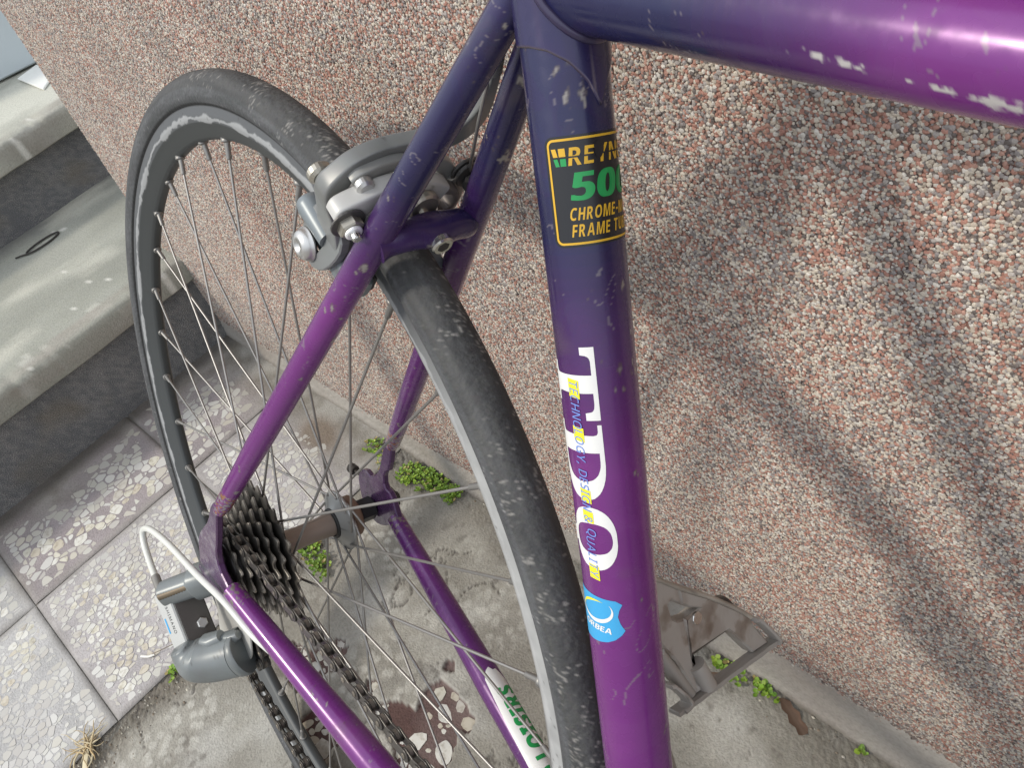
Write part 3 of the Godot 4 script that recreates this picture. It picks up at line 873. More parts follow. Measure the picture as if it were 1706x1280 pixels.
func weed(label: String, centres: Array, n: int, sd: int, size := 1.0) -> void:
	# centres: [x, z, spread_x, spread_z, height]
	var c0: Array = centres[0]
	var t := thing("weed_clump", label, "weed", Vector3(c0[0], 0, c0[1]), "small green weeds along the foot of the wall")
	var r := RandomNumberGenerator.new(); r.seed = sd
	var lf := Mb.new(); var sm := Mb.new()
	for k in n:
		var c: Array = centres[r.randi() % centres.size()]
		var rad := sqrt(r.randf()); var a := r.randf() * TAU
		var p := Vector3(c[0] - c0[0] + c[2] * rad * cos(a), 0, c[1] - c0[1] + c[3] * rad * sin(a))
		if p.z + c0[1] < WALL_Z + 0.006: p.z = WALL_Z + 0.006 - c0[1]
		var h: float = c[4] * (1.0 - 0.6 * rad) * r.randf_range(0.35, 1.0) + 0.002
		var tip := p + Vector3(r.randf_range(-0.004, 0.004), h, r.randf_range(-0.002, 0.005))
		sweep(sm, [p, p.lerp(tip, 0.5) + Vector3(0.001, 0, 0.0005), tip], fill(3, 0.00035), fill(3, 0.00035), Vector3(0.1, 0, 1), 5)
		var tone := Color(0.17, 0.31, 0.025).lerp(Color(0.33, 0.44, 0.05), r.randf()).lerp(Color(0.07, 0.16, 0.02), r.randf() * 0.7)
		if r.randf() < 0.07: tone = Color(0.34, 0.27, 0.10)
		var y0 := r.randf() * TAU
		for q in 3 + r.randi() % 3:
			var L := r.randf_range(0.0020, 0.0058) * size * (1.25 if r.randf() < 0.12 else 1.0)
			leaf_into(lf, tip - Vector3(0, 0.0006 * q, 0), y0 + q * 2.1 + r.randf_range(-0.4, 0.4), r.randf_range(0.05, 0.8), L, L * r.randf_range(0.62, 0.85), tone * r.randf_range(0.85, 1.15))
	var fo := put("foliage", lf.mesh(), M.leaf, t); fo.set_meta("kind", "stuff")
	var so := put("stems", sm.mesh(), M.stem, t); so.set_meta("kind", "stuff")

func build_weeds() -> void:
	weed("largest bright green weed clump against the wall behind the rear hub", [[-0.196, -0.322, 0.030, 0.016, 0.012], [-0.175, -0.326, 0.022, 0.012, 0.009], [-0.222, -0.318, 0.014, 0.016, 0.010], [-0.152, -0.325, 0.012, 0.010, 0.006]], 360, 3, 0.66)
	weed("thin green weed at the wall foot further back, left of the largest clump", [[-0.300, -0.322, 0.012, 0.012, 0.010], [-0.278, -0.318, 0.014, 0.012, 0.010], [-0.262, -0.31, 0.008, 0.008, 0.006]], 70, 4, 0.7)
	weed("green weed growing in the joint between the tiles and cement below the hub shell", [[-0.236, -0.166, 0.022, 0.012, 0.012], [-0.215, -0.160, 0.016, 0.012, 0.010], [-0.252, -0.172, 0.012, 0.010, 0.008]], 120, 5, 0.75)
	weed("tiny weed at the tile edge under the gear mechanism", [[-0.258, 0.026, 0.006, 0.010, 0.006]], 16, 6, 0.9)
	weed("string of small round-leaved weeds at the wall foot under the pedal", [[0.262, -0.334, 0.014, 0.007, 0.008], [0.238, -0.332, 0.012, 0.007, 0.007], [0.277, -0.335, 0.010, 0.007, 0.008], [0.225, -0.328, 0.008, 0.008, 0.006]], 40, 7, 0.95)
	weed("single sprig of weed in the wall joint right of the pedal", [[0.363, -0.333, 0.004, 0.004, 0.005]], 4, 8, 0.9)

func build_litter() -> void:
	# dried root tuft at the corner of the tiles
	var r := RandomNumberGenerator.new(); r.seed = 12
	var t := thing("dry_root_tuft", "tuft of dry straw-coloured roots lying at the corner of the paving tiles", "dry plant", Vector3(-0.262, 0.004, 0.142))
	for k in 30:
		var mb := Mb.new()
		var a := r.randf() * TAU; var L := r.randf_range(0.012, 0.036)
		var p := Vector3(r.randf_range(-0.006, 0.006), r.randf_range(0.0, 0.004), r.randf_range(-0.006, 0.006))
		var pts := []
		var dirv := Vector3(cos(a), r.randf_range(0.0, 0.35), sin(a))
		for q in 6:
			pts.append(Vector3(p.x, maxf(p.y, 0.0), p.z))
			p += dirv * L / 5.0; dirv = (dirv + Vector3(r.randf_range(-0.5, 0.5), r.randf_range(-0.3, 0.1), r.randf_range(-0.5, 0.5))).normalized()
		var w := r.randf_range(0.0005, 0.0012)
		var col := Color(0.42, 0.30, 0.15).lerp(Color(0.62, 0.55, 0.38), r.randf())
		sweep(mb, pts, [w, w, w * 0.9, w * 0.8, w * 0.6, w * 0.3], [w, w, w * 0.9, w * 0.8, w * 0.6, w * 0.3], Vector3.UP, 6, 2.0, func(_p, _i, _a): return col)
		put("root", mb.mesh(), M.straw, t)
	var lb := Mb.new()
	var lp := smooth_path([Vector3(0, 0.001, 0), Vector3(0.02, 0.002, 0.012), Vector3(0.05, 0.0015, 0.016)], 10)
	sweep(lb, lp, [0.001, 0.0025, 0.003, 0.003, 0.003, 0.003, 0.003, 0.0025, 0.002, 0.001], fill(10, 0.0007), Vector3.UP, 8, 2.0, func(_p, _i, _a): return Color(0.62, 0.55, 0.38))
	put("straw", lb.mesh(), M.straw, t)
	var tw := Mb.new()
	sweep(tw, smooth_path([Vector3(-0.009, 0.002, 0.006), Vector3(0, 0.002, 0), Vector3(0.004, 0.0022, -0.006)], 8), fill(8, 0.0016), fill(8, 0.001), Vector3.UP, 8, 2.0, func(_p, _i, _a): return Color(0.72, 0.70, 0.64))
	sweep(tw, smooth_path([Vector3(0.002, 0.003, -0.004), Vector3(0.009, 0.003, -0.018), Vector3(0.014, 0.002, -0.03)], 8), fill(8, 0.0005), fill(8, 0.0005), Vector3.UP, 6, 2.0, func(_p, _i, _a): return Color(0.2, 0.16, 0.12))
	var to := put("dry_twig", tw.mesh(), M.straw)
	to.position = Vector3(-0.301, 0.003, 0.040)
	tag(to, "short pale dry twig with a dark end on the tile left of the gear mechanism", "twig")
	# curled brown leaf at the foot of the wall
	var df := Mb.new()
	for i in 7:
		for k in 5:
			var u := i / 6.0; var w2 := (k / 4.0 - 0.5) * 2.0
			var wd := 0.0062 * (0.62 + 0.38 * sin(u * 2.6)) * (1.0 + 0.22 * sin(u * 19.0 + w2 * 2.0)) * (0.75 if i == 0 else 1.0)
			df.v.append(Vector3(u * 0.036, 0.002 + 0.0045 * w2 * absf(w2) + 0.0025 * w2 * w2 + 0.002 * sin(u * 5.0), w2 * wd)); df.c.append(Color(0.23, 0.15, 0.105).lerp(Color(0.20, 0.12, 0.08), absf(w2)))
	for i in 6:
		for k in 4: df.quad(i * 5 + k, i * 5 + k + 1, (i + 1) * 5 + k + 1, (i + 1) * 5 + k)
	var dl := put("dry_leaf", df.mesh(), M.straw)
	dl.position = Vector3(0.286, 0.001, -0.334); dl.rotation.y = -0.45
	tag(dl, "curled brown dry leaf at the foot of the wall right of the pedal", "leaf")

# ---------------------------------------------------------------- the bicycle (all parts in axes whose origin is the rear axle)
func bpart(called: String, m: Mesh, mt: Material) -> MeshInstance3D:
	var o := put(called, m, mt, bike)
	o.position = Vector3(0, HA, 0)
	return o

func bgroup(called: String) -> Node3D:
	var o := group_part(called, bike)
	o.position = Vector3(0, HA, 0)
	return o

func on_seat_tube(s: float, ang: float, lift := 0.0) -> Array:
	var ex := Vector3(0.9556, 0.2947, 0.0)
	var n := ex * cos(ang) + Vector3.BACK * sin(ang)
	return [BB + ST * s + n * (0.0143 + lift), n]

func build_frame() -> void:
	# seat tube: navy at the top fading to purple
	var stc := func(p: Vector3, _i, _a) -> Color:
		var s := (p - BB).dot(ST)
		var wear := 0.06 if s > 0.40 else 0.0
		return paint(clampf((0.408 - s) / 0.088, 0.0, 1.0), p, wear - 0.04)
	bpart("seat_tube", tube(BB, BB + ST * 0.475, 0.0143, 0.0143, 112, 900, stc, false).mesh(), M.paint)
	# lug: a sleeve with a pointed lower edge
	var lug := Mb.new()
	var nr := 96
	var navy := func(p: Vector3, wear := 0.0) -> Color: return paint(0.05, p, wear)
	for k in nr:
		var ang := TAU * k / nr
		var deg := absf(rad_to_deg(wrapf(ang, -PI, PI)))
		var se := 0.4475
		var tb := [[0.0, 0.4475], [16.0, 0.4552], [37.0, 0.4612], [62.0, 0.4654], [87.0, 0.4673], [128.0, 0.4686], [181.0, 0.4690]]
		for q in tb.size() - 1:
			if deg >= tb[q][0] and deg <= tb[q + 1][0]: se = lerpf(tb[q][1], tb[q + 1][1], (deg - tb[q][0]) / (tb[q + 1][0] - tb[q][0]))
		for q in [[se, 0.00002, 0.5], [se + 0.0002, 0.0007, 0.5], [se + 0.0006, 0.0010, 0.16], [se + 0.0012, 0.0010, 0.0], [0.470, 0.0010, 0.0], [0.50, 0.0010, 0.0], [0.525, 0.0010, 0.02], [0.526, 0.0004, 0.1]]:
			var p: Vector3 = on_seat_tube(q[0], ang, q[1])[0]
			var cc: Color = navy.call(p, -0.10)
			if q[2] > 0.4: cc = cc.lerp(Color(0.16, 0.13, 0.10), clampf(0.25 + (deg - 20.0) / 90.0, 0.2, 0.9))
			elif q[2] > 0.1: cc = cc.lerp(Color(0.3, 0.25, 0.2), 0.18)
			lug.add(p, cc)
	for k in nr:
		for q in 7: lug.quad(k * 8 + q, ((k + 1) % nr) * 8 + q, ((k + 1) % nr) * 8 + q + 1, k * 8 + q + 1)
	bpart("seat_lug", lug.mesh(), M.paint)
	# top tube
	var td := Vector3(cos(0.0281), sin(0.0281), 0.0)
	var ttc := func(p: Vector3, _i, a: float) -> Color:
		var s := (p - SC).dot(td)
		var c := paint(clampf((s - 0.060) / 0.075, 0.03, 1.0), p, -0.13)
		# long scrape on the wall side and below
		var rd := (p - SC - td * s).normalized()
		var want := lerpf(-0.34, -0.60, clampf((s - 0.098) / 0.05, 0, 1))
		var off := absf(rd.y - want) * 0.0139
		var wd := 0.0005 + 0.0009 * clampf(n1.get_noise_1d(s * 9000) + 0.2, 0, 1)
		if s > 0.147: wd += 0.0008
		var brk := n1.get_noise_3d(p.x * 9000, p.y * 22000, p.z * 22000) + 0.7 * n1.get_noise_1d(s * 3000 + 77)
		if s > 0.096 and s < 0.165 and rd.z > 0: c = c.lerp(Color(0.47, 0.445, 0.43), (1.0 - smoothstep(wd * 0.5, wd * 1.1, off + 0.0004 * n1.get_noise_1d(s * 16000))) * smoothstep(-0.15, 0.1, brk))
		return c
	bpart("top_tube", tube(SC + td * 0.004, SC + td * 0.535, 0.0139, 0.0139, 112, 800, ttc, false).mesh(), M.paint)
	# weld bead round the top tube mitre
	var bead := []
	for k in 49:
		var a := TAU * k / 48
		var q := Vector3(-td.y, td.x, 0) * cos(a) + Vector3.BACK * sin(a)
		var p := SC + q * 0.0145
		# slide along the top tube until outside the lug sleeve
		var t := 0.0
		while t < 0.03 and ((p + td * t) - BB - ST * ((p + td * t) - BB).dot(ST)).length() < 0.0157: t += 0.0003
		while t > -0.03 and ((p + td * t) - BB - ST * ((p + td * t) - BB).dot(ST)).length() > 0.0157 and t > 0.0: t -= 0.0003
		bead.append(p + td * t)
	var bm := Mb.new()
	sweep(bm, bead, fill(49, 0.0016), fill(49, 0.0016), td, 10, 2.0, func(p, _i, _a): return paint(0.05, p, 0.0).lerp(Color(0.14, 0.11, 0.09), 0.15), false)
	bpart("weld_bead", bm.mesh(), M.paint)
	# seat stays and chain stays
	var tr := Vector3(0.2300, 0.3998, 0.0091); var er := Vector3(0.0249, 0.0700, 0.0655)
	for sgn in [1.0, -1.0]:
		var m := Vector3(1, 1, sgn)
		var f := func(p: Vector3, i: int, _a) -> Color:
			var t := i / 700.0
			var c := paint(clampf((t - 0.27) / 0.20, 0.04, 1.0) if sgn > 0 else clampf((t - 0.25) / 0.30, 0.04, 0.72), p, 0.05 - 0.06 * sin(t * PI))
			if t > 0.93: # rusty, scuffed tip
				var k := n2.get_noise_3d(p.x * 1200, p.y * 700, p.z * 1200)
				if k > 0.2: c = Color(0.26, 0.12, 0.055)
				elif k < -0.25: c = Color(0.25, 0.23, 0.22)
			return c
		var pts := []; var h := []
		for i in 701:
			var t := i / 700.0
			pts.append((tr * m).lerp(er * m, lerpf(-0.11, 0.98, t)))
			h.append(0.0066 + 0.0005 * sin(t * PI) - 0.0012 * clampf((t - 0.8) / 0.2, 0, 1))
			if t > 0.985: h[i] *= 0.82
		var mb := Mb.new()
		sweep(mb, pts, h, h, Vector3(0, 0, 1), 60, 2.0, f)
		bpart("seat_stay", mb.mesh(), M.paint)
	var cr := Vector3(0.03, 0.0079, 0.0655); var cb := Vector3(0.369, -0.0518, 0.0206)
	for sgn in [1.0, -1.0]:
		var m := Vector3(1, 1, sgn)
		var f := func(p: Vector3, i: int, _a) -> Color:
			var t := i / 520.0
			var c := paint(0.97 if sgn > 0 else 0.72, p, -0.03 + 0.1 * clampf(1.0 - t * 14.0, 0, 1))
			if t < 0.05 and n2.get_noise_3d(p.x * 900, p.y * 900, p.z * 900) > 0.12: c = Color(0.16, 0.13, 0.12)
			return c
		var pts := []; var hu := []; var hv := []
		for i in 521:
			var t := i / 520.0
			pts.append((cr * m).lerp(cb * m, t))
			var rr := lerpf(0.0066, 0.0098, clampf(t / 0.45, 0, 1))
			hu.append(rr * (0.80 if i == 0 else 1.0)); hv.append(rr * (0.80 if i == 0 else 1.0))
		var mb := Mb.new()
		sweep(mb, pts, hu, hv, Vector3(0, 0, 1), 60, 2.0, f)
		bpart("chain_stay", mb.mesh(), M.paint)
	# bottom bracket, down tube, head tube (below and right of the picture)
	var pc := func(p: Vector3, _i, _a) -> Color: return paint(0.9, p)
	bpart("bottom_bracket_shell", tube(BB + Vector3(0, 0, -0.034), BB + Vector3(0, 0, 0.034), 0.02, 0.02, 40, 1, pc).mesh(), M.paint)
	var hb := SC + td * 0.535
	bpart("down_tube", tube(BB, hb + Vector3(0.035, -0.10, 0), 0.0143, 0.0143, 40, 20, pc).mesh(), M.paint)
	bpart("head_tube", tube(hb + Vector3(0.043, -0.135, 0), hb + Vector3(-0.006, 0.03, 0), 0.0158, 0.0158, 40, 10, pc).mesh(), M.paint)
	for sgn in [1.0, -1.0]:
		var fk := Mb.new()
		sweep(fk, smooth_path([hb + Vector3(0.043, -0.145, 0.02 * sgn), hb + Vector3(0.06, -0.2, 0.045 * sgn), hb + Vector3(0.13, -0.38, 0.05 * sgn), Vector3(0.985, 0.0, 0.05 * sgn)], 24), fill(24, 0.010), fill(24, 0.008), Vector3.BACK, 16, 2.0, pc)
		bpart("fork_blade", fk.mesh(), M.paint)
	bpart("seat_post", tube(BB + ST * 0.50, BB + ST * 0.55, 0.0136, 0.0136, 32, 1).mesh(), M.chrome)
	var sd := Mb.new()
	var sp := BB + ST * 0.56
	sweep(sd, [sp + Vector3(-0.13, 0.015, 0), sp + Vector3(-0.10, 0.02, 0), sp + Vector3(-0.03, 0.012, 0), sp + Vector3(0.05, 0.008, 0), sp + Vector3(0.13, 0.006, 0), sp + Vector3(0.145, 0.0, 0)], [0.03, 0.055, 0.045, 0.02, 0.016, 0.008], [0.012, 0.016, 0.016, 0.014, 0.012, 0.006], Vector3.UP, 24)
	bpart("saddle", sd.mesh(), M.black)
	# rear dropouts
	var dm := Mb.new()
	extrude(dm, round_poly(v2([-2, 27, 8, 39, 13, 52, 22, 84, 30, 82, 26, 52, 17, 44, 17, 30, 27, 30, 34, 17, 40, 8, 36, -2, 24, -3, 12, -12, 2, -16, -10, -13, -18, -6, -22, 4, -24, 17, -14, 29]), 1), Vector3(0, 0, -0.0685), Vector3.RIGHT, Vector3.UP, 0.0, 0.005, 0.0009)
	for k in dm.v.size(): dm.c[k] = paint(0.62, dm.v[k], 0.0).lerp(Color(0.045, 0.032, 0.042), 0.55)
	bpart("dropout", dm.mesh(), M.paint)
	dm = Mb.new()
	extrude(dm, round_poly(v2([34, 84, 24, 82, 12, 58, -4, 40, -16, 26, -22, 12, -24, -4, -34, -20, -38, -34, -30, -42, -20, -38, -12, -22, 2, -14, 20, -7, 40, -6, 44, 6, 30, 12, 18, 18, 16, 30, 24, 50]), 1), Vector3(0, 0, 0.0632), Vector3.RIGHT, Vector3.UP, 0.0, 0.005, 0.0009)
	for k in dm.v.size(): dm.c[k] = paint(0.7, dm.v[k], 0.0).lerp(Color(0.055, 0.040, 0.050), 0.5)
	bpart("dropout", dm.mesh(), M.paint)
	var sw := Mb.new()
	sweep(sw, [Vector3(-0.020, 0.0165, -0.0655), Vector3(-0.031, 0.0147, -0.0655)], fill(2, 0.0015), fill(2, 0.0015), Vector3.BACK, 10)
	sweep(sw, [Vector3(-0.031, 0.0147, -0.0655), Vector3(-0.0318, 0.0146, -0.0655), Vector3(-0.0385, 0.0136, -0.0655), Vector3(-0.039, 0.0136, -0.0655)], [0.0036, 0.0042, 0.0042, 0.0034], [0.0036, 0.0042, 0.0042, 0.0034], Vector3.BACK, 14)
	bpart("adjusting_screw", sw.mesh(), M.iron)
	# bridge that carries the brake
	var br := Mb.new()
	var ba := Vector3(0.1725, 0.3035, 0.026); var bz := Vector3(0.1735, 0.3042, -0.0205)
	sweep(br, smooth_path([ba, Vector3(0.175, 0.3055, 0.014), Vector3(0.176, 0.306, 0), Vector3(0.175, 0.3055, -0.014), bz], 41), [0.0092, 0.0088, 0.0082, 0.0077, 0.0073, 0.007, 0.007, 0.007, 0.007, 0.007, 0.007, 0.007, 0.0071, 0.0072, 0.0074, 0.0077, 0.008, 0.0083, 0.0085, 0.0086, 0.0086, 0.0086, 0.0085, 0.0083, 0.008, 0.0077, 0.0074, 0.0072, 0.0071, 0.007, 0.007, 0.007, 0.007, 0.007, 0.0069, 0.0068, 0.0067, 0.0066, 0.0065, 0.0064, 0.0063], fill(41, 0.0068), Vector3(0.5, 0.866, 0), 32, 2.0, func(p, _i, _a): return paint(clampf(0.16 + p.z * 5.0, 0.05, 0.4), p, 0.0))
	bpart("brake_bridge", br.mesh(), M.paint)
	# paint transfers on the seat tube
	var deg := PI / 180.0
	var st_f := func(lift: float) -> Callable: return func(p: Vector2) -> Array: return on_seat_tube(p.y, 80.0 * deg - p.x / 0.0143, lift)
	var sticker := group_part("tubing_sticker", bike); sticker.position = Vector3(0, HA, 0)
	var dec := func(called: String, parent: Node, tris: PackedVector2Array, f: Callable, mt: Material):
		var mb := Mb.new()
		bend(mb, tris, f)
		var o := put(called, decal_mesh(mb), mt, parent)
		if parent == bike: o.position = Vector3(0, HA, 0)
	var W := 0.0345
	var rr := func(x0: float, y0: float, x1: float, y1: float, rad: float) -> PackedVector2Array:
		var p := PackedVector2Array()
		for c in [[x1 - rad, y1 - rad, 0], [x0 + rad, y1 - rad, 1], [x0 + rad, y0 + rad, 2], [x1 - rad, y0 + rad, 3]]:
			for k in 6: p.append(Vector2(c[0], c[1]) + Vector2.from_angle((c[2] + k / 5.0) * PI / 2) * rad)
		return p
	dec.call("backing", sticker, poly_tris(rr.call(-0.0006, 0.4040, W + 0.0006, 0.4398, 0.003)), st_f.call(0.00010), M.sticker_black)
	var outer: PackedVector2Array = rr.call(0.0004, 0.4048, W, 0.4390, 0.0022); var inner: PackedVector2Array = rr.call(0.00115, 0.40555, W - 0.00075, 0.43825, 0.0016)
	var ringt := PackedVector2Array()
	for k in outer.size():
		var k2 := (k + 1) % outer.size()
		for q in [outer[k], outer[k2], inner[k2], outer[k], inner[k2], inner[k]]: ringt.append(q)
	dec.call("gold_border", sticker, ringt, st_f.call(0.00022), M.gold)
	var up := PackedVector2Array(); var lw := PackedVector2Array()
	up.append_array(rect(0.0024, 0.4334, 0.0040, 0.4360, -0.0006)); up.append_array(rect(0.0044, 0.4334, 0.0066, 0.4360, -0.0001))
	dec.call("gold_flag", sticker, up, st_f.call(0.00022), M.gold)
	lw.append_array(rect(0.0030, 0.4304, 0.0044, 0.4328, -0.0006)); lw.append_array(rect(0.0047, 0.4304, 0.0066, 0.4328, 0.0))
	dec.call("green_flag", sticker, lw, st_f.call(0.00022), M.green)
	dec.call("maker_name", sticker, letters("REYNOLDS", "Droid Sans", 700, 0.0056, Vector2(0.0072, 0.4304), 1.0, 0.14, 0.0), st_f.call(0.00022), M.gold)
	dec.call("dark_stripe", sticker, rect(0.002, 0.43285, W - 0.002, 0.43335), st_f.call(0.00034), M.sticker_black)
	dec.call("scuff", sticker, poly_tris(round_poly(v2([15.9, 436.8, 18.9, 437.4, 19.9, 434.6, 18.5, 431.8, 16.7, 431.6, 16.1, 433.8]), 2)), st_f.call(0.00044), M.sticker_black)
	for q in 3: dec.call("number", sticker, letters("500", "Droid Sans", 700, 0.0088, Vector2(0.0068 + 0.0004 * q, 0.4191), 1.22, 0.16, 0.03), st_f.call(0.00018 + 0.00005 * q), M.green)
	dec.call("alloy_name", sticker, letters("CHROME-MOLY", "Droid Sans", 700, 0.0040, Vector2(0.0058, 0.4128), 0.68, 0.18, 0.02), st_f.call(0.00022), M.gold)
	dec.call("alloy_name", sticker, letters("FRAME TUBES", "Droid Sans", 700, 0.0040, Vector2(0.0060, 0.4074), 0.68, 0.16, 0.02), st_f.call(0.00022), M.gold)
	# white T D Q down the tube, with a small line of text across it
	var dn_f := func(lift: float) -> Callable: return func(p: Vector2) -> Array: return on_seat_tube(0.3695 - p.x, 120.0 * deg - p.y / 0.0143, lift)
	var word := group_part("model_lettering", bike); word.position = Vector3(0, HA, 0)
	dec.call("letter", word, letters("T", "Droid Serif", 700, 0.0192, Vector2(0.0002, -0.0003), 1.62), dn_f.call(0.00012), M.white_ink)
	dec.call("letter", word, letters("D", "Droid Serif", 700, 0.0192, Vector2(0.0292, -0.0003), 1.62), dn_f.call(0.00012), M.white_ink)
	dec.call("letter", word, letters("Q", "Droid Serif", 700, 0.0192, Vector2(0.0622, -0.0052), 1.45), dn_f.call(0.00012), M.white_ink)
	var ylw := PackedVector2Array()
	for q in [[0.0117, 0.0186], [0.0298, 0.0352], [0.0545, 0.0598], [0.0634, 0.0680], [0.0862, 0.0922]]:
		ylw.append_array(rect(q[0], 0.0077, q[1], 0.0122, 0.0008))
	dec.call("yellow_overlap", word, ylw, dn_f.call(0.00024), M.yellow_ink)
	var sml := letters("TECHNOLOGY, DESIGN & QUALITY", "Droid Sans", 400, 0.0036, Vector2.ZERO, 1.0, 0.2, 0.06)
	var mxx := 0.0
	for p in sml: mxx = maxf(mxx, p.x)
	dec.call("small_lettering", word, shift_tris(sml, Transform2D(Vector2(0.0798 / mxx, 0), Vector2(0, 1), Vector2(0.0122, 0.0081))), dn_f.call(0.00036), M.blue_ink)
	# blue shield badge
	var sh_f := func(lift: float) -> Callable: return func(p: Vector2) -> Array: return on_seat_tube(p.y, 120.0 * deg - p.x / 0.0143, lift)
	var badge := group_part("maker_badge", bike); badge.position = Vector3(0, HA, 0)
	var shp := PackedVector2Array()
	for q in [[150, 0.2690], [136, 0.2700], [119, 0.2699], [95, 0.2694], [68, 0.2686], [50.5, 0.2681], [41.0, 0.2665], [46.5, 0.2640], [49.5, 0.2612], [46.5, 0.2580], [40.2, 0.2550], [46.0, 0.2530], [57, 0.2507], [70, 0.2492], [84, 0.2484], [100, 0.2479], [118, 0.2478], [136, 0.2482], [150, 0.2500]]:
		shp.append(Vector2((120.0 - q[0]) * deg * 0.0143, q[1]))
	dec.call("shield", badge, poly_tris(shp), sh_f.call(0.00012), M.sky_ink)
	var arc := func(cx: float, cy: float, rx: float, ry: float, a0: float, a1: float, w0: float) -> PackedVector2Array:
		var out := PackedVector2Array()
		var prev := []
		for k in 25:
			var t := k / 24.0
			var a := lerpf(a0, a1, t) * deg
			var w := w0 * sin(PI * clampf(t, 0.02, 0.98))
			var d := Vector2(cos(a), sin(a))
			var cur := [Vector2(cx, cy) + d * Vector2(rx - w, ry - w), Vector2(cx, cy) + d * Vector2(rx, ry)]
			if k > 0:
				for q in [prev[0], prev[1], cur[1], prev[0], cur[1], cur[0]]: out.append(q)
			prev = cur
		return out
	dec.call("yellow_arc", badge, arc.call(0.0082, 0.2625, 0.0074, 0.0050, 60.0, 190.0, 0.0011), sh_f.call(0.00024), M.yellow_ink)
	dec.call("white_arc", badge, arc.call(0.0082, 0.2628, 0.0078, 0.0056, -190.0, 35.0, 0.0017), sh_f.call(0.00024), M.white_ink)
	var nm := letters("ORBEA", "Droid Sans", 700, 0.0026, Vector2.ZERO, 1.25, 0.0, -0.02)
	dec.call("badge_name", badge, shift_tris(nm, Transform2D(Vector2(0.98, -0.10), Vector2(0.25, 0.95), Vector2(0.0010, 0.2545))), sh_f.call(0.00024), M.white_ink)
	# white and green transfer on the left chain stay
	var A := Vector3(0.03, 0.0079, -0.0655); var B := Vector3(0.369, -0.0518, -0.0206)
	var ax := (B - A).normalized(); var e := ax.cross(Vector3.UP).normalized(); var g := e.cross(ax)
	var cs_f := func(lift: float) -> Callable: return func(p: Vector2) -> Array:
		var t := p.x / 0.3471
		var rad := lerpf(0.0066, 0.0098, clampf(t / 0.45, 0, 1)) + lift
		var n := e * cos(p.y * deg) + g * sin(p.y * deg)
		return [A + ax * p.x + n * rad, n]
	var bendc := func(called: String, parent: Node, tris: PackedVector2Array, f: Callable, mt: Material):
		# the second coordinate is an angle in degrees: cut in a scaled plane
		var sc := PackedVector2Array()
		for p in tris: sc.append(Vector2(p.x, p.y * 0.00016))
		var mb := Mb.new()
		bend(mb, sc, func(p): return f.call(Vector2(p.x, p.y / 0.00016)))
		put(called, decal_mesh(mb), mt, parent)
	var csl := group_part("chain_stay_transfer", bike); csl.position = Vector3(0, HA, 0)
	var lab := PackedVector2Array()
	for q in [[0.1485, 78], [0.1470, 92], [0.1500, 104], [0.1495, 118], [0.1530, 128], [0.157, 138], [0.345, 150], [0.345, 36], [0.215, 36], [0.190, 42], [0.170, 50], [0.154, 57], [0.1508, 66]]: lab.append(Vector2(q[0], q[1]))
	bendc.call("white_label", csl, poly_tris(lab), cs_f.call(0.00012), M.white_ink)
	var tx := letters("CAP LOISIRS", "Droid Sans", 700, 0.0072, Vector2.ZERO, 1.0, 0.0, 0.03)
	mxx = 0.0
	for p in tx: mxx = maxf(mxx, p.x)
	var gx := PackedVector2Array()
	for p in tx: gx.append(Vector2(0.2465 - p.x * (0.0835 / mxx), 142.0 - p.y / 0.0072 * 66.0))
	for q in 4: bendc.call("green_lettering", csl, shift_tris(gx, Transform2D(Vector2(1, 0), Vector2(0, 1), Vector2(0.00055 * (q % 2), 3.2 * (q / 2)))), cs_f.call(0.00022 + 0.00005 * q), M.green)

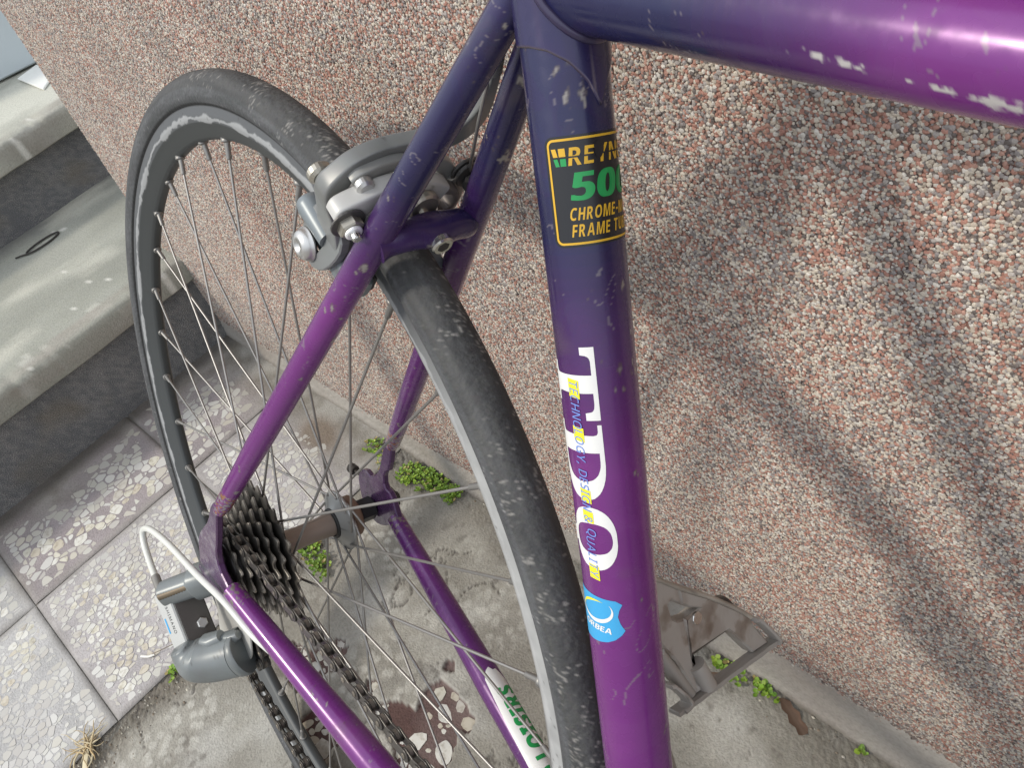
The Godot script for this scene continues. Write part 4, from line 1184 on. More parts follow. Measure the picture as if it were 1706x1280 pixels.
func build_wheel(c: Vector3, parent: Node3D, cassette_side: bool) -> void:
	# tyre
	var prof := []
	var np_ := 44 if cassette_side else 20
	for k in np_:
		var a := lerpf(-2.45, 2.45, k / (np_ - 1.0))
		prof.append(Vector2(0.0121 * sin(a), 0.3219 + 0.0121 * cos(a)))
	var tc := func(p: Vector3, k: int, a: float) -> Color:
		var f := absf(k - (np_ - 1) / 2.0) / ((np_ - 1) / 2.0)
		var g := 0.75 * n1.get_noise_3d(p.x * 26000, p.y * 26000, p.z * 26000) + 0.55 * n3.get_noise_3d(p.x * 300, p.y * 300, p.z * 300)
		var b := n3.get_noise_2d(a * 40, f * 30.0)
		var col := Color(0.062, 0.063, 0.065).lerp(Color(0.105, 0.107, 0.110), clampf(b + 0.4, 0, 1))
		if f < 0.55:  # tread with dried mud
			col = Color(0.045, 0.045, 0.045).lerp(Color(0.078, 0.077, 0.075), clampf(b + 0.5, 0, 1))
			var mud := 0.40 - 0.36 * clampf((0.85 - a) / 0.8, 0.0, 1.0) if a < 2.0 else 0.55
			if a > 3.6: mud = 0.24
			col = col.lerp(Color(0.36, 0.34, 0.31).lerp(Color(0.17, 0.16, 0.15), f), 0.8 * smoothstep(mud - 0.05, mud + 0.14, g))
		elif f > 0.90 and f < 0.955: col = Color(0.012, 0.012, 0.012)
		else: col = col.lerp(Color(0.24, 0.235, 0.23), smoothstep(0.48, 0.62, g))
		return col
	var tm := Mb.new()
	lathe(tm, prof, 2000 if cassette_side else 240, c, Vector3.BACK, tc)
	put("tyre", tm.mesh(), M.rubber, parent)
	# box-section rim, worn at the brake track and along its shoulder
	var rp := [Vector2(-0.0060, 0.3135), Vector2(-0.0078, 0.3148), Vector2(-0.0086, 0.3140), Vector2(-0.0087, 0.3105), Vector2(-0.0088, 0.3060), Vector2(-0.0087, 0.3000), Vector2(-0.0080, 0.2955), Vector2(-0.0064, 0.2925), Vector2(-0.0045, 0.2916), Vector2(-0.0022, 0.2914), Vector2(-0.0004, 0.2917), Vector2(0.0014, 0.2930), Vector2(0.0035, 0.2962), Vector2(0.0060, 0.3003), Vector2(0.0078, 0.3030), Vector2(0.0086, 0.3055), Vector2(0.0088, 0.3075), Vector2(0.0087, 0.3105), Vector2(0.0086, 0.3140), Vector2(0.0078, 0.3148), Vector2(0.0060, 0.3135)]
	rp.reverse()
	var rc := func(p: Vector3, k: int, a: float) -> Color:
		var g := n2.get_noise_3d(p.x * 700, p.y * 700, p.z * 700)
		var r := Vector2(p.x - c.x, p.y - c.y).length()
		var col := Color(0.105, 0.108, 0.110)
		if r < 0.3035: col = Color(0.062, 0.064, 0.066)
		var w := n3.get_noise_2d(a * 85.0, signf(p.z) * 20.0)
		var rw := 0.3058 + 0.0016 * n1.get_noise_2d(a * 160.0, 5.0 + signf(p.z)) + 0.0008 * n1.get_noise_2d(a * 900.0, 2.0)
		var hw := 0.0008 + 0.0042 * clampf(w + 0.25, 0, 0.6)
		col = col.lerp(Color(0.33, 0.335, 0.335), (1.0 - smoothstep(hw * 0.7, hw * 1.15, absf(r - rw))) * smoothstep(0.3015, 0.3030, r))
		if r > 0.3128: col = Color(0.03, 0.03, 0.03)
		if (a < 1.0 or a > 5.6) and r < 0.3128:
			col = col.lerp(Color(0.44, 0.44, 0.43) * (0.55 + 0.45 * smoothstep(0.3000, 0.3060, r)) * (1.0 + 0.25 * n1.get_noise_3d(p.x * 3000, p.y * 3000, p.z * 9000)), 0.8 * clampf(minf(absf(a - 1.0), absf(a - 5.6)) * 4.0, 0, 1) if a < 1.0 or a > 5.6 else 0.0)
		if g + 0.5 * w > 0.8: col = col.lerp(Color(0.05, 0.045, 0.04), 0.5)
		return col
	var rm := Mb.new()
	lathe(rm, _dense(rp, 0.0008), 1600 if cassette_side else 200, c, Vector3.BACK, rc, true)
	put("rim", rm.mesh(), M.dull, parent)
	# hub
	var hub := Mb.new()
	lathe(hub, [Vector2(-0.029, 0.0098), Vector2(-0.027, 0.0094), Vector2(-0.012, 0.0084), Vector2(0.0, 0.0084), Vector2(0.012, 0.0092), Vector2(0.0165, 0.0110)], 40, c, Vector3.BACK, func(p, _k, _a): return alu(p, Color(0.33, 0.27, 0.23), 0.55))
	put("hub_shell", _flip(hub).mesh(), M.alloy, parent)
	var ringm := Mb.new()
	lathe(ringm, [Vector2(-0.0285, 0.0105), Vector2(-0.0282, 0.0122), Vector2(-0.0262, 0.0122), Vector2(-0.0258, 0.0102)], 40, c, Vector3.BACK)
	put("hub_band", _flip(ringm).mesh(), M.black, parent)
	for z in [[-0.034, -1.0], [0.021, 1.0]]:
		var fl := Mb.new()
		var s: float = z[1]
		var pp := [Vector2(-0.0075 * s, 0.0105), Vector2(-0.0055 * s, 0.0128), Vector2(-0.0025 * s, 0.0185), Vector2(-0.0012 * s, 0.0238), Vector2(0.0004 * s, 0.0246), Vector2(0.0018 * s, 0.0236), Vector2(0.0024 * s, 0.0190), Vector2(0.0034 * s, 0.0165), Vector2(0.0040 * s, 0.0105)]
		if s < 0: pp.reverse()
		lathe(fl, pp, 60, c + Vector3(0, 0, z[0]), Vector3.BACK, func(p, _k, _a): return alu(p, Color(0.46, 0.46, 0.44), 0.4))
		put("hub_flange", _flip(fl).mesh(), M.alloy, parent)
	var dc := Mb.new()
	lathe(dc, [Vector2(-0.0475, 0.006), Vector2(-0.0470, 0.0150), Vector2(-0.0455, 0.0165), Vector2(-0.0380, 0.0165), Vector2(-0.0375, 0.010)], 48, c, Vector3.BACK, func(p, _k, _a): return alu(p, Color(0.20, 0.125, 0.085), 0.5))
	put("dust_cap", _flip(dc).mesh(), M.dull, parent)
	var ax := Mb.new()
	sweep(ax, [c + Vector3(0, 0, -0.086), c + Vector3(0, 0, 0.0665)], fill(2, 0.0045), fill(2, 0.0045), Vector3.UP, 16)
	put("axle", ax.mesh(), M.iron, parent)
	for nz in [[-0.0625, -0.0480, 0.0095], [-0.0830, -0.0690, 0.0098]]:
		var nt := Mb.new()
		extrude(nt, hex(nz[2]), c + Vector3(0, 0, nz[0]), Vector3.RIGHT, Vector3.UP, 0.0, nz[1] - nz[0], 0.0007)
		put("axle_nut", nt.mesh(), M.black, parent)
	# 36 spokes, crossed three times, each with its nipple
	var sp := CylinderMesh.new(); sp.top_radius = 0.00092; sp.bottom_radius = 0.00092; sp.height = 1.0; sp.radial_segments = 10; sp.rings = 1
	var np := Mb.new()
	lathe(np, [Vector2(-0.002, 0.0001), Vector2(-0.002, 0.0035), Vector2(0.0005, 0.0035), Vector2(0.0009, 0.0029), Vector2(0.0006, 0.0023), Vector2(0.0016, 0.0019), Vector2(0.011, 0.0017), Vector2(0.0118, 0.0012), Vector2(0.0118, 0.0001)], 10, Vector3.ZERO, Vector3.UP)
	var npm := _flip(np).mesh()
	for k in 36:
		var th := deg_to_rad(1.34 + 10.0 * k)
		var drive := k % 2 == 0
		var s := 1.0 if k % 4 in [0, 1] else -1.0
		var ha := th + s * deg_to_rad(60.0)
		var zz := (0.021 if drive else -0.034) + (0.0022 if (k % 4 in [0, 3]) else -0.0022)
		var h := c + Vector3(0.0218 * cos(ha), 0.0218 * sin(ha), zz)
		var rim := c + Vector3(0.2912 * cos(th), 0.2912 * sin(th), -0.0014 if drive else -0.0036)
		var dv := (h - rim).normalized()
		var y := dv; var x := y.cross(Vector3.BACK).normalized(); var z := x.cross(y)
		var o := put("spoke", sp, M.spoke, parent)
		o.transform = Transform3D(Basis(x, y * rim.distance_to(h), z), (rim + h) / 2)
		var n := put("spoke_nipple", npm, M.nipple, parent)
		n.transform = Transform3D(Basis(x, y, z), rim)
	if cassette_side:
		var vt := Mb.new()

func _dense(p: Array, step: float) -> Array:
	var o := []
	for k in p.size():
		var a: Vector2 = p[k]; var b: Vector2 = p[(k + 1) % p.size()]
		var n := maxi(1, int(ceil(a.distance_to(b) / step)))
		if b.distance_to(a) > 0.006: n = 1
		for q in n: o.append(a.lerp(b, float(q) / n))
	return o

func _flip(mb: Mb) -> Mb:
	for t in range(0, mb.ix.size(), 3):
		var a := mb.ix[t + 1]
		mb.ix[t + 1] = mb.ix[t + 2]; mb.ix[t + 2] = a
	return mb

func gear_poly(teeth: int, rp: float) -> PackedVector2Array:
	var p := PackedVector2Array()
	for k in teeth:
		for q in [[-0.5, -0.0030], [-0.36, -0.0024], [-0.2, 0.0008], [-0.07, 0.0034], [0.07, 0.0034], [0.2, 0.0008], [0.36, -0.0024]]:
			var a: float = TAU * (k + q[0]) / teeth
			p.append(Vector2(cos(a), sin(a)) * (rp + q[1]))
	return p

func pitch_radius(n: int) -> float:
	return 0.0127 / (2.0 * sin(PI / n))

func build_drive() -> void:
	var cas := bgroup("cassette")
	var teeth := [13, 15, 17, 19, 21, 23, 26]; var zs := [0.0555, 0.0505, 0.0455, 0.0405, 0.0355, 0.0305, 0.0255]
	for k in 7:
		var mb := Mb.new()
		extrude(mb, gear_poly(teeth[k], pitch_radius(teeth[k])), Vector3(0, 0, zs[k]), Vector3.RIGHT, Vector3.UP, -0.0008, 0.0008, 0.0002)
		for q in mb.v.size():
			var rad := Vector2(mb.v[q].x, mb.v[q].y).length()
			var w := clampf((rad - pitch_radius(teeth[k]) + 0.004) / 0.006, 0, 1)
			mb.c[q] = Color(0.042, 0.038, 0.034).lerp(Color(0.40, 0.365, 0.31), w * clampf(0.6 + n1.get_noise_3d(mb.v[q].x * 500, mb.v[q].y * 500, mb.v[q].z * 500), 0, 1))
		put("sprocket", mb.mesh(), M.blackm, cas)
		if k < 6:
			var sp := Mb.new()
			lathe(sp, [Vector2(zs[k + 1] + 0.001, 0.0205), Vector2(zs[k] - 0.001, 0.0205)], 32, Vector3.ZERO, Vector3.BACK, func(_p, _k, _a): return Color(0.02, 0.018, 0.016))
			put("spacer", _flip(sp).mesh(), M.blackm, cas)
	var lk := Mb.new()
	lathe(lk, [Vector2(0.0565, 0.0200), Vector2(0.0585, 0.0195), Vector2(0.0590, 0.0150), Vector2(0.0590, 0.0050)], 32, Vector3.ZERO, Vector3.BACK, func(_p, _k, _a): return Color(0.03, 0.027, 0.024))
	put("lock_ring", _flip(lk).mesh(), M.blackm, cas)
	# chain: belt round sprocket, guide pulley, tension pulley, chainring
	var G := Vector2(0.012, -0.068); var T := Vector2(-0.033, -0.100); var R := Vector2(BB.x, BB.y)
	var circles := [[R, pitch_radius(52), 1.0], [Vector2.ZERO, pitch_radius(15), 1.0], [G, pitch_radius(10), -1.0], [T, pitch_radius(10), 1.0]]
	var pts := []
	var segs := []
	for i in 4:
		var a: Array = circles[i]; var b: Array = circles[(i + 1) % 4]
		var d: Vector2 = b[0] - a[0]
		var L := d.length()
		var base := d.angle()
		var off: float
		# counter-clockwise circles keep the belt on the right of travel
		if a[2] == b[2]:
			off = acos(clampf((a[1] - b[1]) / L, -1, 1)) if a[2] > 0 else -acos(clampf((a[1] - b[1]) / L, -1, 1))
			var q := Vector2.from_angle(base - off)
			segs.append([a[0] + q * a[1], b[0] + q * b[1]])
		else:
			off = acos(clampf((a[1] + b[1]) / L, -1, 1))
			var q := Vector2.from_angle(base - off * a[2])
			segs.append([a[0] + q * a[1], b[0] - q * b[1]])
	for i in 4:
		pts.append(segs[i][0]); pts.append(segs[i][1])
		var b: Array = circles[(i + 1) % 4]
		var a0: float = (segs[i][1] - b[0]).angle(); var a1: float = (segs[(i + 1) % 4][0] - b[0]).angle()
		var da := wrapf(a1 - a0, 0, TAU) if b[2] > 0 else -wrapf(a0 - a1, 0, TAU)
		var m := maxi(3, int(absf(da) * b[1] / 0.003))
		for k in range(1, m): pts.append(b[0] + Vector2.from_angle(a0 + da * k / m) * b[1])
	var total := 0.0
	for k in pts.size(): total += pts[k].distance_to(pts[(k + 1) % pts.size()])
	var nl := int(round(total / 0.0127)); nl -= nl % 2
	var pitch := total / nl
	var nodes := []
	var k := 0; var acc := 0.0; var want := 0.0
	while nodes.size() < nl:
		var a: Vector2 = pts[k % pts.size()]; var b: Vector2 = pts[(k + 1) % pts.size()]
		var l := a.distance_to(b)
		while want <= acc + l and nodes.size() < nl:
			nodes.append(a.lerp(b, (want - acc) / maxf(l, 1e-9))); want += pitch
		acc += l; k += 1
	var plate := PackedVector2Array()
	for q in 12: plate.append(Vector2(0.00635, 0) + Vector2.from_angle(-PI * 0.62 + PI * 1.24 * q / 11.0) * 0.0041)
	plate.append(Vector2(0, 0.0028))
	for q in 12: plate.append(Vector2(-0.00635, 0) + Vector2.from_angle(PI * 0.38 + PI * 1.24 * q / 11.0) * 0.0041)
	plate.append(Vector2(0, -0.0028))
	var om := Mb.new(); var im := Mb.new()
	for s in [1.0, -1.0]:
		extrude(om, plate, Vector3(0, 0, 0.0029 * s), Vector3.RIGHT, Vector3.UP, -0.0005, 0.0005, 0.0002)
		extrude(im, plate, Vector3(0, 0, 0.0018 * s), Vector3.RIGHT, Vector3.UP, -0.0005, 0.0005, 0.0002)
		for e in [1.0, -1.0]:
			extrude(om, disc(0.0018, 10), Vector3(0.00635 * e, 0, 0.0036 * s), Vector3.RIGHT, Vector3.UP, -0.0004, 0.0004, 0.0002, Color(2.2, 2.1, 1.9))
	for e in [1.0, -1.0]: extrude(im, disc(0.0038, 14), Vector3(0.00635 * e, 0, 0), Vector3.RIGHT, Vector3.UP, -0.0013, 0.0013, 0.0003, Color(1.9, 1.8, 1.7))
	for mb in [om, im]:
		for q in mb.v.size(): mb.c[q] = mb.c[q] * Color(0.075, 0.068, 0.060) * (1.0 + 0.8 * n1.get_noise_3d(mb.v[q].x * 900, mb.v[q].y * 900, mb.v[q].z * 900))
	var omm := om.mesh(); var imm := im.mesh()
	var chain := bgroup("chain")
	for i in nl:
		var a: Vector2 = nodes[i]; var b: Vector2 = nodes[(i + 1) % nl]
		var z := func(p: Vector2) -> float: return lerpf(0.0505, 0.047, clampf(p.x / 0.38, 0, 1))
		var pa := Vector3(a.x, a.y, z.call(a)); var pb := Vector3(b.x, b.y, z.call(b))
		var x := (pb - pa).normalized(); var zz := (Vector3.BACK - x * x.z).normalized()
		var o := put("outer_link" if i % 2 == 0 else "inner_link", omm if i % 2 == 0 else imm, M.blackm, chain)
		o.transform = Transform3D(Basis(x, zz.cross(x), zz), (pa + pb) / 2)
	# chainring and cranks, under the picture
	var cr := Mb.new()
	extrude(cr, gear_poly(52, pitch_radius(52)), BB + Vector3(0, 0, 0.047), Vector3.RIGHT, Vector3.UP, -0.0012, 0.0012, 0.0002, Color(0.35, 0.34, 0.32))
	bpart("chainring", cr.mesh(), M.alloy)
	var P := BB + Vector3(-0.092, 0.142, 0)
	for s in [[-1.0, 1.0, -0.044], [1.0, -1.0, 0.062]]:
		var o := BB + Vector3(0, 0, s[2])
		var e: Vector3 = BB + Vector3(-0.092, 0.142, 0) * s[1] + Vector3(0, 0, s[2])
		var ck := Mb.new()
		sweep(ck, [o.lerp(e, -0.07), o, o.lerp(e, 0.5), e, o.lerp(e, 1.05)], [0.012, 0.017, 0.0105, 0.0120, 0.008], [0.006, 0.0085, 0.0055, 0.0055, 0.005], Vector3.BACK, 20, 2.8)
		tint_mesh(ck, Color(0.36, 0.34, 0.31), 0.5)
		bpart("crank_arm", ck.mesh(), M.alloy)
	# pedal: an alloy body between two steel cage plates
	var ped := bgroup("pedal")
	var e1 := Vector3(-0.43, 0.903, 0).normalized(); var nrm := Vector3(0.903, 0.43, 0).normalized()
	var outb := Vector3(0, 0, -1)
	# outb x e1 = nrm-side: coordinates (out, e1)
	var sgn := 1.0 if outb.cross(e1).dot(nrm) > 0.0 else -1.0
	var slab := func(mb: Mb, a: PackedVector2Array, n0: float, n1_: float, bev: float):
		if sgn > 0: extrude(mb, a, P, outb, e1, n0, n1_, bev)
		else: extrude(mb, a, P, outb, e1, -n1_, -n0, bev)
	var body := v2([60, 57, 72, 51.5, 87, 39, 105, 26, 125, 9, 134, 0.5, 136, -6, 145.5, -21, 131, -20.5, 118.5, -2.5, 115, 1.5, 86.5, 2, 85.5, -1, 90, -13, 93, -20.5, 83, -20.5, 74, 3, 66.5, 16, 60, 30])
	var hole := v2([76, 35, 78.5, 36.5, 90, 27, 97, 23.5, 87.5, 22.5, 80, 24.5, 77, 27])
	var half_a := PackedVector2Array([Vector2(0.0, -0.2), Vector2(0.085, -0.2), Vector2(0.085, 0.2), Vector2(0.0, 0.2)])
	var half_b := PackedVector2Array([Vector2(0.085, -0.2), Vector2(0.3, -0.2), Vector2(0.3, 0.2), Vector2(0.085, 0.2)])
	var bm := Mb.new()
	for hf in [half_a, half_b]:
		for piece in Geometry2D.intersect_polygons(body, hf):
			for q in Geometry2D.clip_polygons(piece, hole):
				if not Geometry2D.is_polygon_clockwise(q): slab.call(bm, q, -0.008, 0.001, 0.0012)
	for q in bm.v.size():
		bm.c[q] = Color(0.42, 0.395, 0.36)
	put("body", bm.mesh(), M.cast, ped)
	var fm := Mb.new()
	var fp := []
	for q in [[57, 60], [69, 53.5], [87, 39.5], [105, 26.5], [125, 9.5], [134.5, 0.0]]: fp.append(P + outb * q[0] * 0.001 + e1 * q[1] * 0.001 + nrm * -0.0055)
	sweep(fm, smooth_path(fp, 24), fill(24, 0.0016), fill(24, 0.0075), nrm, 12, 3.5)
	tint_mesh(fm, Color(0.48, 0.43, 0.36), 0.8)
	put("body_flange", fm.mesh(), M.dull, ped)
	for ec in [[-0.0225, 0.066, 0.150]]:
		var pl := Mb.new()
		# cage plate with a saw-toothed face, strap loops at both ends of the outer one
		var edge := PackedVector2Array()
		edge.append(Vector2(ec[1], -0.0040))
		edge.append(Vector2(ec[2], -0.0040))
		for t in 11:
			edge.append(Vector2(lerpf(ec[2], ec[1], t / 10.0), 0.0040 if t % 2 == 0 else 0.0036))
		extrude(pl, edge, P + e1 * ec[0], outb, nrm, -0.0014, 0.0014, 0.0004)
		extrude(pl, round_poly(v2([98, -4, 110, -4, 107, -11, 102, -12]), 1), P + e1 * (ec[0] - 0.002), outb, nrm, -0.0010, 0.0010, 0.0003)
		for q in pl.v.size(): pl.c[q] = alu(pl.v[q], Color(0.38, 0.355, 0.32), 0.6).lerp(Color(0.30, 0.13, 0.05), 0.8 if (pl.v[q] - P).dot(nrm) < -0.005 else 0.0)
		put("cage_plate", pl.mesh(), M.dull, ped)
	for lp in [[[0.1345, -0.001], [0.1385, -0.0035], [0.1505, -0.0205], [0.1490, -0.0225]], [[0.064, -0.005], [0.067, -0.0065], [0.0755, -0.0200], [0.0700, -0.0225]]]:
		var lm := Mb.new()
		var path := []
		for q in lp: path.append(P + outb * q[0] + e1 * q[1] + nrm * 0.001)
		sweep(lm, smooth_path(path, 14), fill(14, 0.0013), fill(14, 0.0045), nrm, 10, 3.5)
		tint_mesh(lm, Color(0.46, 0.43, 0.39), 0.5)
		put("strap_loop", lm.mesh(), M.dull, ped)
	var px := Mb.new()
	sweep(px, [P + outb * 0.050 + nrm * -0.012 + e1 * 0.006, P + outb * 0.0655 + nrm * -0.012 + e1 * 0.004, P + outb * 0.066 + nrm * -0.012 + e1 * 0.004, P + outb * 0.128 + nrm * -0.012 + e1 * 0.004], [0.005, 0.005, 0.0105, 0.0095], [0.005, 0.005, 0.0105, 0.0095], Vector3.UP, 20)
	tint_mesh(px, Color(0.10, 0.085, 0.07), 0.5)
	put("pedal_axle", px.mesh(), M.dull, ped)
	var ps := Mb.new()
	sweep(ps, [P + outb * 0.0865 + e1 * -0.004 + nrm * 0.0005, P + outb * 0.0925 + e1 * -0.0205 + nrm * 0.0005], fill(2, 0.0052), fill(2, 0.0052), nrm, 16)
	sweep(ps, [P + outb * 0.0655 + e1 * 0.012 + nrm * -0.004, P + outb * 0.0815 + e1 * -0.020 + nrm * -0.004], fill(2, 0.0042), fill(2, 0.0052), nrm, 16)
	tint_mesh(ps, Color(0.45, 0.42, 0.38), 0.5)
	put("cage_arm", ps.mesh(), M.dull, ped)
	var scw := Mb.new()
	if sgn > 0: extrude(scw, disc(0.0036, 16), P + outb * 0.0935 + e1 * 0.0195 + nrm * 0.001, outb, e1, -0.001, 0.0008, 0.0003)
	else: extrude(scw, disc(0.0036, 16), P + outb * 0.0935 + e1 * 0.0195 + nrm * 0.001, outb, e1, -0.0008, 0.001, 0.0003)
	put("screw", scw.mesh(), M.chrome, ped)

func bk(z: float, r: float, a: float) -> Vector3:   # brake axes, millimetres: across, away from the hub, back along the pivot bolt
	return Vector3(0.176, 0.306, 0) + (Vector3(-0.866, 0.5, 0) * a + Vector3(0.5, 0.866, 0) * r + Vector3(0, 0, 1) * z) * 0.001

func arm(rows: Array, n: int, tone: Color, dirt: float, called: String, parent: Node, mt: Material, pw := 3.0) -> void:
	# rows: z, r, a, half width in the plane, half depth along the bolt (mm)
	var p := []; var w := []; var d := []
	for q in rows: p.append(bk(q[0], q[1], q[2])); w.append(Vector3(q[3] * 0.88, q[4] * 0.9, 0) * 0.001)
	var pts := smooth_path(p, n); var ww := smooth_path(w, n)
	var hu := []; var hv := []
	for q in ww: hu.append(q.x); hv.append(q.y)
	var mb := Mb.new()
	sweep(mb, pts, hu, hv, Vector3(-0.866, 0.5, 0), 24, pw)
	tint_mesh(mb, tone, dirt)
	put(called, mb.mesh(), mt, parent)

func build_brake() -> void:
	var b := bgroup("rear_brake")
	var av := Vector3(-0.866, 0.5, 0); var rv := Vector3(0.5, 0.866, 0)
	var grey := Color(0.205, 0.212, 0.208)
	arm([[-9, 77, 12.5, 2.6, 3.2], [-12.5, 65, 14.5, 3.0, 3.4], [-15.5, 53, 17.5, 4.4, 3.8], [-15.5, 41, 20.8, 6.6, 4.2], [-11, 31, 24.5, 6.8, 4.5], [-2, 25.6, 28, 4.2, 4.2], [10.6, 23.4, 30, 2.5, 4.2], [17.7, 22.0, 30, 2.7, 4.2], [23.4, 19.8, 30, 3.0, 4.3], [28.6, 16.0, 30, 3.8, 4.6], [32.4, 9.5, 30, 5.4, 5.2], [35.0, 3.5, 30.5, 5.6, 6.0], [35.2, -4, 31, 3.6, 7.5], [33.0, -12, 31, 2.6, 9.5], [30.4, -22, 30, 2.3, 11.0], [28.6, -30, 30, 2.2, 11.5]], 90, grey, 0.45, "outer_caliper_arm", b, M.grey_paint, 6.0)
	arm([[38.5, -1.5, 17.5, 5, 5.2], [35.5, 1.0, 17.5, 8.4, 5.5], [31, 4.5, 17.5, 7.6, 5.5], [25, 8.6, 17.5, 5.6, 5.2], [16, 11.5, 17.5, 5.0, 5.0], [6, 11.6, 17.5, 5.4, 5.0], [-4, 8.8, 17.5, 6.0, 5.0], [-12, 5.0, 17.5, 5.5, 5.0]], 44, Color(0.56, 0.55, 0.52), 0.30, "inner_caliper_arm", b, M.dull, 5.5)
	arm([[30.0, 11.0, 25.0, 3.4, 3.6], [27.0, 13.0, 25.0, 4.6, 3.6], [23.0, 14.6, 25.0, 4.6, 3.6], [16, 16.8, 25.5, 4.2, 3.6], [6, 17.8, 25.5, 4.2, 3.6], [-6, 16.2, 25.5, 4.3, 3.6], [-16, 11, 25.5, 4.5, 3.6], [-22, 3, 25.5, 5.0, 3.6]], 40, Color(0.30, 0.30, 0.285), 0.4, "middle_caliper_arm", b, M.grey_paint, 5.0)
	# right-hand end of the pair: a looped boss and the arm down to the far shoe
	arm([[-10, 5.5, 18, 3.0, 4.6], [-15, 4.6, 18, 2.6, 4.4], [-20.5, 2.0, 18, 2.2, 4.2], [-23.0, -3.0, 18.5, 2.2, 4.2], [-22.0, -8.5, 19, 2.2, 4.2], [-17.5, -10.5, 19, 2.2, 4.2], [-13, -8, 18.5, 2.4, 4.4]], 40, Color(0.20, 0.17, 0.155), 0.5, "arm_loop", b, M.dull)
	arm([[-20, 6, 24, 5.0, 5.0], [-27, -3, 25, 4.4, 6.0], [-29, -14, 27, 3.4, 7.5], [-28.5, -26, 30, 3.0, 8.5], [-27.5, -36, 33, 2.6, 9.5]], 30, Color(0.16, 0.155, 0.15), 0.4, "far_caliper_arm", b, M.grey_paint)
	var cyl := func(called: String, z: float, r: float, a0: float, a1: float, rad: float, mt: Material, bev := 0.5, hexed := false):
		var mb := Mb.new()
		var poly := hex(rad * 0.001) if hexed else disc(rad * 0.001, 22)
		# ex x ey = +av
		extrude(mb, poly, bk(z, r, 0), rv, av.cross(rv), a0 * 0.001, a1 * 0.001, bev * 0.001)
		put(called, mb.mesh(), mt, b)
	cyl.call("pivot_cap", 36.0, 3.0, 35.5, 41.0, 5.6, M.brass, 1.4)
	cyl.call("hex_nut", 35.4, 0.6, 7.2, 12.2, 5.6, M.brass, 0.6, true)
	cyl.call("boss_recess", 35.4, 0.6, 11.2, 12.4, 8.0, M.dark_alloy, 0.3)
	cyl.call("washer_collar", 35.4, 0.6, 5.6, 7.4, 3.9, M.alloy, 0.5)
	cyl.call("stud", 35.4, 0.6, 2.6, 6.2, 2.2, M.chrome, 0.5)
	cyl.call("adjusting_screw", 27.2, 13.6, 16.6, 21.6, 4.2, M.satin, 1.3)
	cyl.call("pivot_bolt", 0, 0, -6.0, 36.0, 3.6, M.chrome, 0.3)
	cyl.call("recessed_nut", 0, 0, -10.2, -6.0, 5.2, M.chrome, 0.8)
	cyl.call("nut_socket", 0, 0, -10.4, -10.1, 2.9, M.black, 0.0, true)
	cyl.call("bolt_boss", 0, 4.0, 8.5, 13.0, 7.5, M.brass, 1.0)
	cyl.call("anchor_washer", -27.5, 9, 20.0, 21.6, 8.2, M.dark_alloy, 0.5)
	cyl.call("anchor_washer", -27.5, 9, 17.6, 19.4, 7.4, M.dark_alloy, 0.5)
	cyl.call("anchor_bolt", -28.5, 7.0, 5.0, 17.4, 5.4, M.dark_alloy, 0.9, true)
	# shoe carriers: a slotted plate, the pad and its domed bolt, on both sides of the rim
	for s in [1.0, -1.0]:
		var pl := Mb.new()
		var ring := []
		var rim_pts := [[22, -17], [34, -16], [43, -22], [47.5, -31], [49.5, -45], [46, -55], [36, -59], [26, -52], [19.5, -38], [16.5, -24]]
		for q in rim_pts: ring.append(Vector2(q[0], q[1]) * 0.001)
		var plate := round_poly(PackedVector2Array(ring), 1)
		var slot := round_poly(v2([30, -26, 37, -26, 41, -34, 43, -48, 39, -53, 34, -48, 30, -36]), 1)
		for hf in [v2([0, -100, 37.5, -100, 37.5, 100, 0, 100]), v2([37.5, -100, 200, -100, 200, 100, 37.5, 100])]:
			for piece in Geometry2D.intersect_polygons(plate, hf):
				for q in Geometry2D.clip_polygons(piece, slot):
					if Geometry2D.is_polygon_clockwise(q): continue
					# av x rv points to -z
					extrude(pl, q, bk(0, 0, 0), av, rv, (-0.0305 if s > 0 else 0.0255), (-0.0255 if s > 0 else 0.0305), 0.0007)
		tint_mesh(pl, grey, 0.25)
		put("shoe_carrier", pl.mesh(), M.grey_paint, b)
		var sh := Mb.new()
		sweep(sh, [bk(20 * s, -43, 60), bk(20 * s, -43, 58), bk(20 * s, -44.0, 35), bk(20 * s, -46.5, 9), bk(20 * s, -46.7, 7)], [0.0056, 0.0074, 0.0078, 0.0074, 0.0056], [0.0050, 0.0066, 0.0070, 0.0066, 0.0050], Vector3.BACK, 20, 4.0)
		tint_mesh(sh, Color(0.17, 0.19, 0.20), 0.25)
		sweep(sh, [bk(27 * s, -33, 30), bk(28 * s, -32, 50), bk(28 * s, -32, 53), bk(28 * s, -32, 54)], [0.0060, 0.0066, 0.0058, 0.0040], [0.0060, 0.0066, 0.0058, 0.0040], Vector3.BACK, 18)
		tint_mesh(sh, Color(0.19, 0.215, 0.225), 0.25)
		put("brake_shoe", sh.mesh(), M.grey_paint, b)
		var pd := Mb.new()
		sweep(pd, [bk(12.6 * s, -44, 59), bk(12.4 * s, -44.5, 35), bk(12.6 * s, -46, 9)], fill(3, 0.0050), fill(3, 0.0012), Vector3.BACK, 16, 4.0)
		put("brake_pad", pd.mesh(), M.black, b)
		var bo := Mb.new()
		var c := bk(0, -48.5, 41.0)
		var pr := [Vector2(0.0305, 0.0003), Vector2(0.0305, 0.0086), Vector2(0.0315, 0.0086), Vector2(0.0317, 0.0078), Vector2(0.0330, 0.0077), Vector2(0.0348, 0.0068), Vector2(0.0360, 0.0050), Vector2(0.0363, 0.0031), Vector2(0.0345, 0.0028), Vector2(0.0345, 0.0002)]
